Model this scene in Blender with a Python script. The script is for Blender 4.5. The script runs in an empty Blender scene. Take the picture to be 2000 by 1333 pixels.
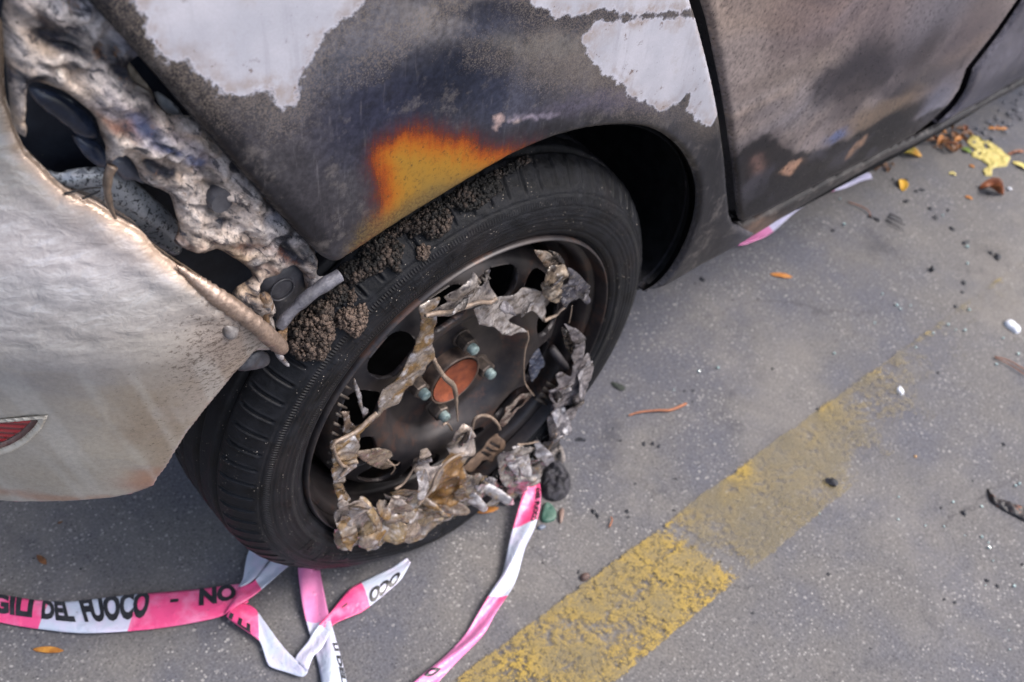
import bpy, math, random
import numpy as np
from mathutils import Matrix, Vector
R = math.radians
scene = bpy.context.scene
# ------------------------------------------------------------------ camera
CAM = np.array([-0.50222, -0.50375, 1.14492]); YAW, PIT, ROL, FPX = 0.83390, -0.81976, 0.18009, 1987.67
_f = np.array([math.cos(PIT)*math.sin(YAW), math.cos(PIT)*math.cos(YAW), math.sin(PIT)])
_r = np.cross(_f, [0, 0, 1]); _r /= np.linalg.norm(_r); _u = np.cross(_r, _f)
_c, _s = math.cos(ROL), math.sin(ROL)
_r, _u = _c*_r + _s*_u, -_s*_r + _c*_u
cd = bpy.data.cameras.new('camera'); cam = bpy.data.objects.new('camera', cd)
scene.collection.objects.link(cam); scene.camera = cam
cam.matrix_world = Matrix([[_r[0], _u[0], -_f[0], CAM[0]], [_r[1], _u[1], -_f[1], CAM[1]], [_r[2], _u[2], -_f[2], CAM[2]], [0, 0, 0, 1]])
cd.sensor_width = 36; cd.lens = FPX/2000*36; cd.clip_start = 0.02; cd.clip_end = 500
cd.dof.use_dof = True; cd.dof.focus_distance = 0.84; cd.dof.aperture_fstop = 7.0
# ------------------------------------------------------------------ light
SUN_EL, SUN_AZ = 52, 132
w = bpy.data.worlds.new('World'); scene.world = w; w.use_nodes = True
wn = w.node_tree; sky = wn.nodes.new('ShaderNodeTexSky'); sky.sky_type = 'NISHITA'; sky.sun_disc = False
sky.sun_elevation = R(SUN_EL); sky.sun_rotation = R(SUN_AZ); sky.dust_density = 4.0; sky.air_density = 1.0
hsv = wn.nodes.new('ShaderNodeHueSaturation'); hsv.inputs['Saturation'].default_value = 0.82
wn.links.new(sky.outputs[0], hsv.inputs['Color'])
bg = wn.nodes['Background']; wn.links.new(hsv.outputs[0], bg.inputs['Color']); bg.inputs['Strength'].default_value = 0.15
sd = bpy.data.lights.new('sun', 'SUN'); sun = bpy.data.objects.new('sun', sd); scene.collection.objects.link(sun)
sd.energy = 1.5; sd.angle = R(25); sd.color = (1.0, 0.96, 0.92)
az = R(SUN_AZ); el = R(SUN_EL)
tosun = Vector((math.sin(az)*math.cos(el), math.cos(az)*math.cos(el), math.sin(el)))
sun.rotation_euler = tosun.to_track_quat('Z', 'Y').to_euler(); sun.location = (0, -3, 5)
scene.view_settings.view_transform = 'Standard'; scene.view_settings.look = 'None'
scene.view_settings.exposure = 0.95; scene.view_settings.gamma = 1.0

# ------------------------------------------------------------------ helpers: rays, noise, polygons
def ray(px, py):
    return _f + _r*(px-1000)/FPX - _u*(py-666.5)/FPX
def hit(px, py, S):
    """point of the surface y = S(x, z) seen from the camera through photo pixel px, py"""
    d = ray(px, py)
    ts = np.linspace(0.25, 4.0, 700)
    Q = CAM + ts[:, None]*d
    g = Q[:, 1] - S(Q[:, 0], Q[:, 2])
    k = np.nonzero((g[:-1] < 0) & (g[1:] >= 0))[0]
    if len(k) == 0: return Q[-1]
    a, b = ts[k[0]], ts[k[0]+1]
    for _ in range(30):
        m = (a+b)/2; q = CAM + m*d
        if q[1] - S(q[0:1], q[2:3])[0] < 0: a = m
        else: b = m
    return CAM + a*d
def hits(pts, S): return np.array([hit(x, y, S) for x, y in pts])
def gnd(px, py, z=0.0):
    d = ray(px, py); return CAM + d*(z-CAM[2])/d[2]
def flat(Y): return lambda x, z: np.full_like(x, Y, dtype=float)
def C(r, g, b, k=1.0):
    f = lambda v: ((v/255+0.055)/1.055)**2.4 if v > 10 else v/255/12.92
    return (f(r)*k, f(g)*k, f(b)*k)
def _h(i, j, k, s):
    n = (i*374761393 + j*668265263 + k*2147483647 + s*974634777) & 0xffffffff
    n = ((n ^ (n >> 13))*1274126177) & 0xffffffff
    return ((n ^ (n >> 16)) & 0xffffff)/float(0xffffff)
def vnoise(P, s=0):
    P = np.asarray(P, float); I = np.floor(P).astype(np.int64); F = P - I; F = F*F*(3-2*F); o = 0
    for a in (0, 1):
        for b in (0, 1):
            for c in (0, 1):
                wgt = (F[:, 0] if a else 1-F[:, 0])*(F[:, 1] if b else 1-F[:, 1])*(F[:, 2] if c else 1-F[:, 2])
                o = o + wgt*_h(I[:, 0]+a, I[:, 1]+b, I[:, 2]+c, s)
    return o*2-1
def fbm(P, sc, oc=4, s=0):
    o = 0; a = 1.0; t = 0
    for i in range(oc): o = o + a*vnoise(np.asarray(P)*sc*2**i + 17.3*i, s+i); t += a; a *= .5
    return o/t
def ridge(P, sc, oc=3, s=0):
    o = 0; a = 1.0; t = 0
    for i in range(oc): o = o + a*(1-2*np.abs(vnoise(np.asarray(P)*sc*2**i + 9.1*i, s+i))); t += a; a *= .5
    return o/t
def smooth(pts, n=6, closed=True):
    p = np.asarray(pts, float); m = len(p); out = []
    for i in range(m if closed else m-1):
        if closed: a, b, c, d = p[(i-1) % m], p[i], p[(i+1) % m], p[(i+2) % m]
        else: a, b, c, d = p[max(i-1, 0)], p[i], p[i+1], p[min(i+2, m-1)]
        for k in range(n):
            t = k/n
            out.append(.5*((2*b)+(-a+c)*t+(2*a-5*b+4*c-d)*t*t+(-a+3*b-3*c+d)*t**3))
    if not closed: out.append(p[-1])
    return np.array(out)
def sdf(P, poly):
    """signed distance, positive inside, and nearest boundary point"""
    P = np.asarray(P, float); poly = np.asarray(poly, float); n = len(poly)
    best = np.full(len(P), 1e9); near = np.zeros_like(P); ins = np.zeros(len(P), bool)
    for i in range(n):
        a = poly[i]; b = poly[(i+1) % n]; ab = b-a; L = ab@ab
        if L < 1e-16: continue
        t = np.clip(((P-a)@ab)/L, 0, 1); q = a + t[:, None]*ab
        d = np.hypot(*(P-q).T); k = d < best; best[k] = d[k]; near[k] = q[k]
        cr = ((a[1] > P[:, 1]) != (b[1] > P[:, 1]))
        if abs(b[1]-a[1]) > 1e-15:
            xx = (b[0]-a[0])*(P[:, 1]-a[1])/(b[1]-a[1]) + a[0]; ins ^= cr & (P[:, 0] < xx)
    return np.where(ins, best, -best), near
def grid_poly(poly, h, holes=()):
    poly = np.asarray(poly); lo = poly.min(0)-h; hi = poly.max(0)+h
    nx = int((hi[0]-lo[0])/h)+2; nz = int((hi[1]-lo[1])/h)+2
    X, Z = np.meshgrid(lo[0]+h*np.arange(nx), lo[1]+h*np.arange(nz), indexing='ij')
    P = np.stack([X.ravel(), Z.ravel()], 1); D, near = sdf(P, poly)
    for hp in holes:
        d2, n2 = sdf(P, hp); k = -d2 < D; D[k] = -d2[k]; near[k] = n2[k]
    idx = np.arange(nx*nz).reshape(nx, nz)
    F = np.stack([idx[:-1, :-1], idx[1:, :-1], idx[1:, 1:], idx[:-1, 1:]], -1).reshape(-1, 4)
    F = F[(D[F] > 0).sum(1) >= 1]
    out = D <= 0; P[out] = near[out]; D[out] = 0
    use = np.unique(F); mp = -np.ones(len(P), int); mp[use] = np.arange(len(use))
    return P[use], mp[F], D[use]
def boundary(F):
    e = np.concatenate([F[:, [0, 1]], F[:, [1, 2]], F[:, [2, 3]], F[:, [3, 0]]])
    k = np.sort(e, 1); _, inv, cnt = np.unique(k, axis=0, return_inverse=True, return_counts=True)
    return e[cnt[inv.ravel()] == 1]
# ------------------------------------------------------------------ helpers: objects
def link(o, parent=None):
    scene.collection.objects.link(o)
    if parent is not None: o.parent = parent
    return o
def tag(o, label=None, cat=None, group=None, kind=None):
    if label: o['label'] = label
    if cat: o['category'] = cat
    if group: o['group'] = group
    if kind: o['kind'] = kind
    return o
def empty(name, loc=(0, 0, 0), parent=None):
    o = bpy.data.objects.new(name, None); o.empty_display_size = .05; o.location = loc; return link(o, parent)
def mesh(name, V, F, mat, parent=None, cols=None, attrs=None, sm=True, uv=None, loc=None):
    me = bpy.data.meshes.new(name); V = np.asarray(V, float)
    if loc is not None: V = V - np.asarray(loc)
    if isinstance(F, np.ndarray): F = F.tolist()
    me.from_pydata(V.tolist(), [], F); me.materials.append(mat)
    if cols is not None:
        a = me.color_attributes.new('Col', 'FLOAT_COLOR', 'POINT')
        c = np.ones((len(V), 4)); c[:, :3] = cols; a.data.foreach_set('color', c.ravel())
    for k, v in (attrs or {}).items():
        a = me.attributes.new(k, 'FLOAT', 'POINT'); a.data.foreach_set('value', np.asarray(v, float))
    if uv is not None:
        l = me.uv_layers.new(name='UVMap'); vi = np.zeros(len(me.loops), int); me.loops.foreach_get('vertex_index', vi)
        l.data.foreach_set('uv', np.asarray(uv, float)[vi].ravel())
    if sm: me.polygons.foreach_set('use_smooth', [True]*len(me.polygons))
    me.validate(); me.update()
    o = bpy.data.objects.new(name, me)
    if loc is not None: o.location = loc
    return link(o, parent)
def tube_geo(path, rad, n=10, cap=True):
    path = np.asarray(path, float); m = len(path); rad = np.broadcast_to(rad, (m,)) if np.ndim(rad) == 0 else np.asarray(rad)
    T = np.gradient(path, axis=0); T /= np.linalg.norm(T, axis=1)[:, None]+1e-12
    up = np.array([.3, 1, .2]); V = []
    for i in range(m):
        a = np.cross(T[i], up); a /= np.linalg.norm(a)+1e-12; b = np.cross(T[i], a)
        for k in range(n):
            t = 2*math.pi*k/n; V.append(path[i]+rad[i]*(a*math.cos(t)+b*math.sin(t)))
    F = [[i*n+k, i*n+(k+1) % n, (i+1)*n+(k+1) % n, (i+1)*n+k] for i in range(m-1) for k in range(n)]
    if cap: F += [list(range(n))[::-1], [(m-1)*n+k for k in range(n)]]
    return V, F
def join(parts):
    V, F = [], []
    for v, f in parts:
        o = len(V); V += [tuple(q) for q in v]; F += [[i+o for i in g] for g in f]
    return V, F
def box_geo(c, s, rot=None):
    c = np.asarray(c); q = np.array([[x, y, z] for x in (-.5, .5) for y in (-.5, .5) for z in (-.5, .5)])*s
    if rot is not None: q = q@np.asarray(rot).T
    return q+c, [[0, 1, 3, 2], [4, 6, 7, 5], [0, 4, 5, 1], [2, 3, 7, 6], [0, 2, 6, 4], [1, 5, 7, 3]]
# ------------------------------------------------------------------ helpers: materials
class G:
    def __init__(s, name):
        s.m = bpy.data.materials.new(name); s.m.use_nodes = True; s.nt = s.m.node_tree
        s.b = s.nt.nodes['Principled BSDF']; s._o = None
    def put(s, sock, v):
        if hasattr(v, 'is_output'): s.nt.links.new(v, sock)
        elif isinstance(v, (tuple, list)) and len(v) == 3 and sock.type == 'RGBA': sock.default_value = (*v, 1)
        else: sock.default_value = v
    def node(s, t, ins=None, **pr):
        n = s.nt.nodes.new(t)
        for k, v in pr.items(): setattr(n, k, v)
        for k, v in (ins or {}).items(): s.put(n.inputs[k], v)
        return n
    @property
    def obj(s):
        if s._o is None: s._o = s.node('ShaderNodeTexCoord')
        return s._o.outputs['Object']
    @property
    def uv(s):
        if s._o is None: s._o = s.node('ShaderNodeTexCoord')
        return s._o.outputs['UV']
    def noise(s, sc, det=4, rough=.55, vec=None, dist=0.0, col=False):
        n = s.node('ShaderNodeTexNoise', {'Scale': sc, 'Detail': det, 'Roughness': rough, 'Distortion': dist, 'Vector': vec or s.obj})
        return n.outputs['Color' if col else 'Fac']
    def voro(s, sc, vec=None, feat='F1', out='Distance', rnd=1.0):
        return s.node('ShaderNodeTexVoronoi', {'Scale': sc, 'Vector': vec or s.obj, 'Randomness': rnd}, feature=feat).outputs[out]
    def mapv(s, scale=(1, 1, 1), rot=(0, 0, 0), vec=None):
        return s.node('ShaderNodeMapping', {'Vector': vec or s.obj, 'Scale': scale, 'Rotation': rot}).outputs[0]
    def math(s, op, a, b=0.0, c=0.0, clamp=False):
        return s.node('ShaderNodeMath', {0: a, 1: b, 2: c}, operation=op, use_clamp=clamp).outputs[0]
    def sm(s, v, lo, hi):
        return s.node('ShaderNodeMapRange', {'Value': v, 'From Min': lo, 'From Max': hi}, interpolation_type='SMOOTHSTEP').outputs[0]
    def lin(s, v, lo, hi, a, b):
        return s.node('ShaderNodeMapRange', {'Value': v, 'From Min': lo, 'From Max': hi, 'To Min': a, 'To Max': b}).outputs[0]
    def mix(s, f, a, b, bl='MIX'):
        n = s.node('ShaderNodeMix', data_type='RGBA', blend_type=bl); s.put(n.inputs[0], f); s.put(n.inputs[6], a); s.put(n.inputs[7], b)
        return n.outputs[2]
    def ramp(s, f, st):
        n = s.node('ShaderNodeValToRGB', {'Fac': f}); e = n.color_ramp.elements
        while len(e) < len(st): e.new(.5)
        for x, (p, c) in zip(e, st): x.position = p; x.color = (*c, 1) if len(c) == 3 else c
        return n.outputs[0]
    def attr(s, name, out='Color'): return s.node('ShaderNodeAttribute', attribute_name=name).outputs[out]
    def bump(s, h, st=.3, d=.002, nrm=None):
        n = s.node('ShaderNodeBump', {'Height': h, 'Strength': st, 'Distance': d})
        if nrm is not None: s.put(n.inputs['Normal'], nrm)
        return n.outputs[0]
    def fin(s, base=None, rough=None, metal=None, nrm=None, spec=None, coat=None, alpha=None, trans=None):
        for k, v in (('Base Color', base), ('Roughness', rough), ('Metallic', metal), ('Normal', nrm), ('Specular IOR Level', spec), ('Coat Weight', coat), ('Alpha', alpha), ('Transmission Weight', trans)):
            if v is not None: s.put(s.b.inputs[k], v)
        return s.m

# ================================================================== MATERIALS
def m_asphalt():
    g = G('asphalt'); big = g.noise(1.3, 4, .6); mid = g.noise(9, 5, .6); fine = g.noise(260, 3, .6)
    tone = g.math('ADD', g.math('MULTIPLY', big, .6), g.math('MULTIPLY', mid, .4))
    c = g.ramp(tone, [(.30, C(88, 92, 106)), (.45, C(112, 112, 120)), (.56, C(128, 125, 124)), (.70, C(138, 133, 128))])
    spot = g.voro(260); col = g.voro(260, out='Color')
    sep = g.node('ShaderNodeSeparateColor', {0: col}).outputs[0]
    lite = g.math('MULTIPLY', g.sm(spot, .5, .25), g.sm(sep, .72, .95))
    v2 = g.voro(150); s2 = g.node('ShaderNodeSeparateColor', {0: g.voro(150, out='Color')}).outputs[1]; lite = g.math('MAXIMUM', lite, g.math('MULTIPLY', g.sm(v2, .40, .22), g.sm(s2, .86, .96)))
    c = g.mix(g.math('MULTIPLY', lite, g.lin(g.sm(g.noise(7, 5, .7), .38, .62), 0, 1, .15, .8)), c, C(204, 200, 196))
    pit = g.sm(g.noise(75, 6, .8), .63, .70); c = g.mix(g.math('MULTIPLY', pit, .6), c, C(58, 56, 60))
    c = g.mix(g.math('MULTIPLY', g.sm(g.noise(38, 6, .7, dist=1.0), .56, .72), .35), c, C(158, 152, 148))
    dark = g.math('MULTIPLY', g.sm(spot, .5, .2), g.sm(sep, .35, .08))
    c = g.mix(g.math('MULTIPLY', dark, .55), c, C(58, 58, 62))
    c = g.mix(g.sm(fine, .35, .75), g.mix(.42, c, C(50, 50, 56)), c)
    st = g.math('MAXIMUM', g.sm(g.noise(5.5, 6, .7, dist=.6), .57, .72), g.sm(g.noise(28, 6, .75), .64, .72))                     # soot stains
    c = g.mix(g.math('MULTIPLY', st, .45), c, C(52, 52, 60)); c = g.mix(1.0, c, (.80, .80, .81), 'MULTIPLY')
    wv = g.node('ShaderNodeVectorMath', {0: g.obj, 1: g.node('ShaderNodeVectorMath', {0: g.noise(6, 5, .7, col=True), 1: (.08, .08, .08)}, operation='MULTIPLY').outputs[0]}, operation='ADD').outputs[0]
    ck = g.voro(1.9, feat='DISTANCE_TO_EDGE', vec=wv); c = g.mix(g.math('MULTIPLY', g.math('MULTIPLY', g.sm(ck, .004, .001), g.sm(g.noise(2.2, 2), .5, .6)), .4), c, C(56, 54, 58))
    c = g.mix(g.math('MULTIPLY', g.sm(g.noise(2.6, 6, .72), .5, .66), .20), c, C(146, 140, 134))
    hgt = g.math('ADD', g.math('MULTIPLY', fine, .6), g.math('MULTIPLY', g.math('SUBTRACT', 1.0, spot), .5))
    return g.fin(c, g.lin(mid, .3, .7, .62, .85), nrm=g.bump(hgt, .55, .0016), spec=.25)
def m_line():
    g = G('worn_yellow_paint'); u = g.attr('w', 'Fac')                    # w: how much paint has worn away
    n = g.noise(130, 6, .68); n2 = g.noise(16, 5, .6); crack = g.voro(22, feat='DISTANCE_TO_EDGE', vec=g.mapv((1, 1, 1)))
    k = g.math('ADD', g.math('MULTIPLY', n, .62), g.math('MULTIPLY', n2, .42))
    a = g.sm(g.math('ADD', g.math('SUBTRACT', k, u), g.math('MULTIPLY', g.math('SUBTRACT', g.noise(330, 4, .7), .5), .25)), -.07, .08)
    a = g.math('MULTIPLY', a, g.lin(g.voro(260), .1, .5, .72, 1.0))
    cr = g.voro(14, feat='DISTANCE_TO_EDGE', vec=g.node('ShaderNodeVectorMath', {0: g.obj, 1: g.node('ShaderNodeVectorMath', {0: g.noise(30, 4, .7, col=True), 1: (.06, .06, .06)}, operation='MULTIPLY').outputs[0]}, operation='ADD').outputs[0]); a = g.math('MULTIPLY', a, g.lin(g.sm(cr, .008, .02), 0, 1, .45, 1))
    fd = g.attr('fade', 'Fac'); a = g.math('MULTIPLY', a, g.math('SUBTRACT', 1.0, fd))
    c = g.mix(g.sm(n2, .4, .65), C(158, 132, 58), C(122, 108, 76))
    c = g.mix(g.sm(g.noise(420, 3), .5, .75), c, C(176, 146, 56))
    c = g.mix(g.math('MULTIPLY', fd, 1.1), c, C(134, 124, 96))
    return g.fin(c, .7, alpha=a, nrm=g.bump(n, .3, .001))
def m_body(name, scratch=True):
    g = G(name); c = g.attr('Col'); sb = g.attr('sb', 'Fac')
    f = g.noise(1400, 2, .6); n1 = g.noise(55, 9, .72); n2 = g.noise(220, 4, .6); n3 = g.noise(12, 5, .6)
    c = g.mix(.55, c, g.mix(g.sm(n2, .3, .72), (.35, .35, .36), (1.25, 1.24, 1.22)), 'MULTIPLY')
    c = g.mix(g.math('SUBTRACT', .5, g.math('MULTIPLY', g.attr('sw', 'Fac'), .4)), c, g.mix(g.sm(n3, .3, .7), (.6, .6, .62), (1.3, 1.28, 1.25)), 'MULTIPLY')
    edge = g.math('ADD', sb, g.math('MULTIPLY', g.math('SUBTRACT', n1, .5), .030))
    sw = g.noise(3.4, 2, .45, dist=1.3); swc = g.ramp(sw, [(.30, (.75, .74, .76)), (.40, (1.12, 1.08, 1.02)), (.45, (.70, .68, .70)), (.50, (1.1, 1.1, 1.14)), (.56, (1.25, 1.16, 1.06)), (.60, (.74, .70, .70)), (.68, (1.15, 1.15, 1.18))])
    c = g.mix(g.attr('sw', 'Fac'), c, g.mix(.7, c, swc, 'MULTIPLY'))
    ms = g.noise(34, 8, .78); vs = g.noise(1.0, 6, .7, vec=g.mapv((120, 1, 16))); nsw = g.math('SUBTRACT', 1.0, g.attr('sw', 'Fac'))
    c = g.mix(g.math('MULTIPLY', g.math('MULTIPLY', g.sm(ms, .52, .66), nsw), .40), c, C(112, 106, 104)); c = g.mix(g.math('MULTIPLY', g.sm(ms, .47, .36), .40), c, C(30, 30, 34)); c = g.mix(g.math('MULTIPLY', g.math('MULTIPLY', g.sm(vs, .55, .72), nsw), .28), c, C(128, 124, 128))
    # tan speckled fringe round each surviving paint patch
    prox = g.sm(edge, -.05, -.002); spk = g.sm(g.math('ADD', g.noise(800, 4, .7), g.math('MULTIPLY', prox, .13)), .60, .68)
    sp2 = g.attr('sp', 'Fac')
    spk2 = g.sm(g.math('ADD', g.noise(760, 4, .75), g.math('MULTIPLY', sp2, .20)), .66, .76)
    c = g.mix(g.math('MULTIPLY', g.math('MAXIMUM', g.math('MULTIPLY', spk, prox), g.math('MULTIPLY', spk2, g.sm(sp2, 0, .3))), .5), c, C(140, 128, 118, .8))
    so = g.attr('so', 'Fac'); stk = g.noise(1.0, 5, .7, vec=g.mapv((170, 1, 14)))
    gr = g.noise(900, 3, .7); dd = g.math('ADD', so, g.math('ADD', g.math('MULTIPLY', g.math('SUBTRACT', gr, .5), .016), g.math('ADD', g.math('MULTIPLY', g.math('SUBTRACT', stk, .5), .020), g.math('MULTIPLY', g.math('SUBTRACT', g.noise(60, 6, .7), .5), .014))))
    t = g.lin(dd, -.02, .08, 0, 1)
    tint = g.ramp(t, [(0, C(58, 46, 60)), (.10, C(78, 42, 48)), (.16, C(106, 48, 32)), (.22, C(158, 78, 28)), (.29, C(172, 106, 34)), (.40, C(164, 122, 46)), (.62, C(150, 120, 56)), (1, C(122, 104, 62))])
    tint = g.mix(g.math('MULTIPLY', g.sm(g.noise(300, 6, .75), .5, .68), .55), tint, C(96, 72, 36))
    tint = g.mix(g.math('MULTIPLY', g.sm(g.noise(170, 5, .8), .57, .65), .8), tint, C(70, 58, 42))
    tint = g.mix(g.attr('ol', 'Fac'), tint, g.mix(g.sm(g.noise(420, 5, .75), .4, .62), C(112, 98, 66), C(66, 56, 46)))
    tint = g.mix(1.0, tint, (.82, .80, .80), 'MULTIPLY'); c = g.mix(g.sm(dd, -.024, .000), c, tint)
    pm = g.sm(edge, -.0006, .0006)
    holes = g.sm(g.noise(70, 7, .8), .605, .615); holes = g.math('MULTIPLY', holes, g.sm(edge, .045, .002))
    c = g.mix(g.math('MULTIPLY', holes, g.math('MULTIPLY', g.sm(edge, -.002, .0), .7)), c, C(128, 108, 102))
    pc = g.mix(g.sm(n3, .35, .7), C(198, 197, 208, .84), C(178, 179, 191, .84)); pc = g.mix(g.sm(g.noise(700, 3), .35, .7), g.mix(.12, pc, C(120, 118, 120)), pc)
    pc = g.mix(g.math('MULTIPLY', g.sm(g.noise(1.0, 5, .7, vec=g.mapv((60, 1, 5))), .52, .72), .35), pc, C(132, 130, 140)); pc = g.mix(g.math('MULTIPLY', g.sm(g.noise(26, 7, .75), .56, .7), .35), pc, C(150, 142, 140))
    pc = g.mix(g.math('MULTIPLY', g.sm(edge, .016, .001), g.sm(g.noise(45, 6, .7), .42, .62)), pc, C(150, 140, 138)); pc = g.mix(g.math('MULTIPLY', g.sm(g.noise(9, 5, .65), .48, .66), .4), pc, C(146, 146, 156))
    rim = g.sm(g.math('ABSOLUTE', edge), .0022, .0004)
    c = g.mix(g.math('MULTIPLY', pm, g.math('SUBTRACT', 1.0, holes)), c, pc)
    c = g.mix(g.math('MULTIPLY', rim, .35), c, C(205, 206, 222, .9))
    pits = g.sm(g.noise(520, 2, .5), .72, .78); pits = g.math('MULTIPLY', pits, g.math('SUBTRACT', 1.0, g.math('MULTIPLY', g.attr('sw', 'Fac'), .9))); c = g.mix(g.math('MULTIPLY', pits, .5), c, C(30, 28, 28))
    h = g.math('ADD', g.math('MULTIPLY', pm, 1.0), g.math('ADD', g.math('MULTIPLY', n2, .25), g.math('MULTIPLY', f, .15)))
    return g.fin(c, g.math('SUBTRACT', g.lin(n2, .3, .7, .32, .50), g.math('MULTIPLY', g.attr('sw', 'Fac'), .08)), g.math('ADD', .15, g.math('MULTIPLY', g.attr('sw', 'Fac'), .35)), g.bump(h, .16, .0006), .22)
def m_simple(name, a, b, sc=60, rough=.6, metal=0., bs=.4, bd=.001, spec=.5, det=6, extra=None):
    g = G(name); n = g.noise(sc, det, .65); c = g.mix(g.sm(n, .3, .7), a, b)
    if extra: c = g.mix(g.math('MULTIPLY', g.sm(g.noise(extra[1], 6, .75), extra[2], extra[2]+.06), extra[3]), c, extra[0])
    return g.fin(c, rough, metal, g.bump(g.math('ADD', n, g.math('MULTIPLY', g.noise(sc*6, 3), .3)), bs, bd), spec)
def m_col(name, rough=.5, bsc=300, bs=.5, bd=.001, metal=0., k=.5, coat=0., spec=.5):
    g = G(name); c = g.attr('Col'); n = g.noise(bsc, 6, .65)
    c = g.mix(k, c, g.mix(g.sm(n, .3, .7), (.35, .34, .34), (1.3, 1.28, 1.25)), 'MULTIPLY')
    if name.startswith('melted_plastic'): c = g.mix(g.math('MULTIPLY', g.sm(g.noise(130, 6, .8), .56, .64), .7), c, C(38, 34, 34)); c = g.mix(g.math('MULTIPLY', g.sm(g.noise(85, 6, .8), .60, .66), .6), c, C(186, 180, 182))
    return g.fin(c, rough, metal, g.bump(n, bs, bd), spec, coat)
ASPH = m_asphalt(); LINE = m_line(); BODY = m_body('scorched_body_steel')
SOOT = m_simple('soot_black', (.004, .004, .005), (.012, .012, .014), 40, .9, spec=.15)
# ================================================================== GROUND
def ground():
    h = 60; xs = np.concatenate([[-h, -15, -4], np.linspace(-1.5, 3, 24), [6, 15, h]]); n = len(xs)
    X, Y = np.meshgrid(xs, xs, indexing='ij'); V = np.stack([X.ravel(), Y.ravel(), np.zeros(n*n)], 1)
    I = np.arange(n*n).reshape(n, n); F = np.stack([I[:-1, :-1], I[1:, :-1], I[1:, 1:], I[:-1, 1:]], -1).reshape(-1, 4)
    o = mesh('ground', V, F, ASPH, sm=False); tag(o, kind='structure')
    # worn parking line
    xs = np.linspace(-1.6, 2.0, 600); ys = np.linspace(-.2804, -.1558, 24)
    X, Y = np.meshgrid(xs, ys, indexing='ij'); V = np.stack([X.ravel(), Y.ravel(), np.full(X.size, .004)], 1)
    I = np.arange(X.size).reshape(X.shape); F = np.stack([I[:-1, :-1], I[1:, :-1], I[1:, 1:], I[:-1, 1:]], -1).reshape(-1, 4)
    J = gnd(1370, 1085)[0]; K = gnd(1700, 740)[0]
    xx = V[:, 0] + .25*(V[:, 1]+.21); ww = np.where(xx < J, .475, .455+.4*np.clip(fbm(V, 7, 4, 31), 0, 1)*np.exp(-((V[:, 1]+.2804)/.05)**2)); ww = ww + np.clip((xx-K)/.35+.4, 0, 1)*.16
    ww += .12*np.exp(-((xx-J-.010)/.012)**2)
    edge = np.minimum(V[:, 1]+.2804, -.1558-V[:, 1]); ww += np.where(xx > J, .0, .0) - .12*np.exp(-((-.1558-V[:, 1])/.012)**2)*(xx > J)
    ww += .30*np.exp(-((-.1558-V[:, 1]+fbm(V, 40, 3)*.003)/.0018)**2)+.30*np.exp(-((V[:, 1]+.2804+fbm(V, 40, 3)*.003)/.0018)**2)
    o = mesh('road_marking', V, F, LINE, sm=False, attrs={'w': ww, 'fade': np.where(xx > J, np.clip(.56+.0*xx-.5*np.clip(fbm(V, 20, 4, 9)*2+.1, 0, 1)*np.exp(-((-.1558-V[:, 1])/.035)**2)+np.clip((xx-K)/.5+.3, 0, 1)*.25, .1, .9), np.clip(.12+.5*fbm(V, 14, 4, 3), .0, .45))}); tag(o, kind='structure')
ground()
HC = 0.2870                                            # wheel centre height
# ================================================================== CAR
car = empty('burnt_car', (0, 0, 0))
tag(car, 'burnt out pale car with scorched bare steel side, melted rear bumper and flat rear wheel', 'car')
def side(x, z):
    x = np.asarray(x, float); z = np.asarray(z, float)
    return -.020 + .14*np.maximum(0, z-.55)**2 + .5*np.maximum(0, .42-z)**2 + .010*np.maximum(0, x-.4)**2
def panel(name, poly, S, h, mat, attrs=None, colf=None, rnd=.006, th=.012, inset=0.0, hol=(), disp=None, parent=car):
    """sheet-metal panel: outline in (x, z), skin on y = S(x, z), edges rolled inwards by rnd and folded back by th"""
    P, F, D = grid_poly(poly, h, hol)
    d = np.clip(D, 0, rnd); y = S(P[:, 0], P[:, 1]) + inset + (rnd - np.sqrt(np.maximum(rnd*rnd-(rnd-d)**2, 0)) if rnd > 0 else 0)
    V = np.stack([P[:, 0], y, P[:, 1]], 1)
    if disp is not None: V[:, 1] += disp(V, D)
    cols = colf(V, D) if colf else None
    at = attrs(V, D) if attrs else {}
    B = boundary(F); bv = np.unique(B); mp = {int(v): len(V)+i for i, v in enumerate(bv)}
    Vb = V[bv].copy(); Vb[:, 1] += th
    F2 = [[int(a), int(b), mp[int(b)], mp[int(a)]] for a, b in B]
    V = np.concatenate([V, Vb]); D = np.concatenate([D, np.zeros(len(bv))])
    if cols is not None: cols = np.concatenate([cols, cols[bv]*.8])
    at = {k: np.concatenate([v, v[bv]]) for k, v in at.items()}
    F = [f[::-1] for f in F.tolist()] + [f[::-1] for f in F2]
    return mesh(name, V, F, mat, parent, cols, at)
def xz(pts, S): q = hits(pts, S); return q[:, [0, 2]]
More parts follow.
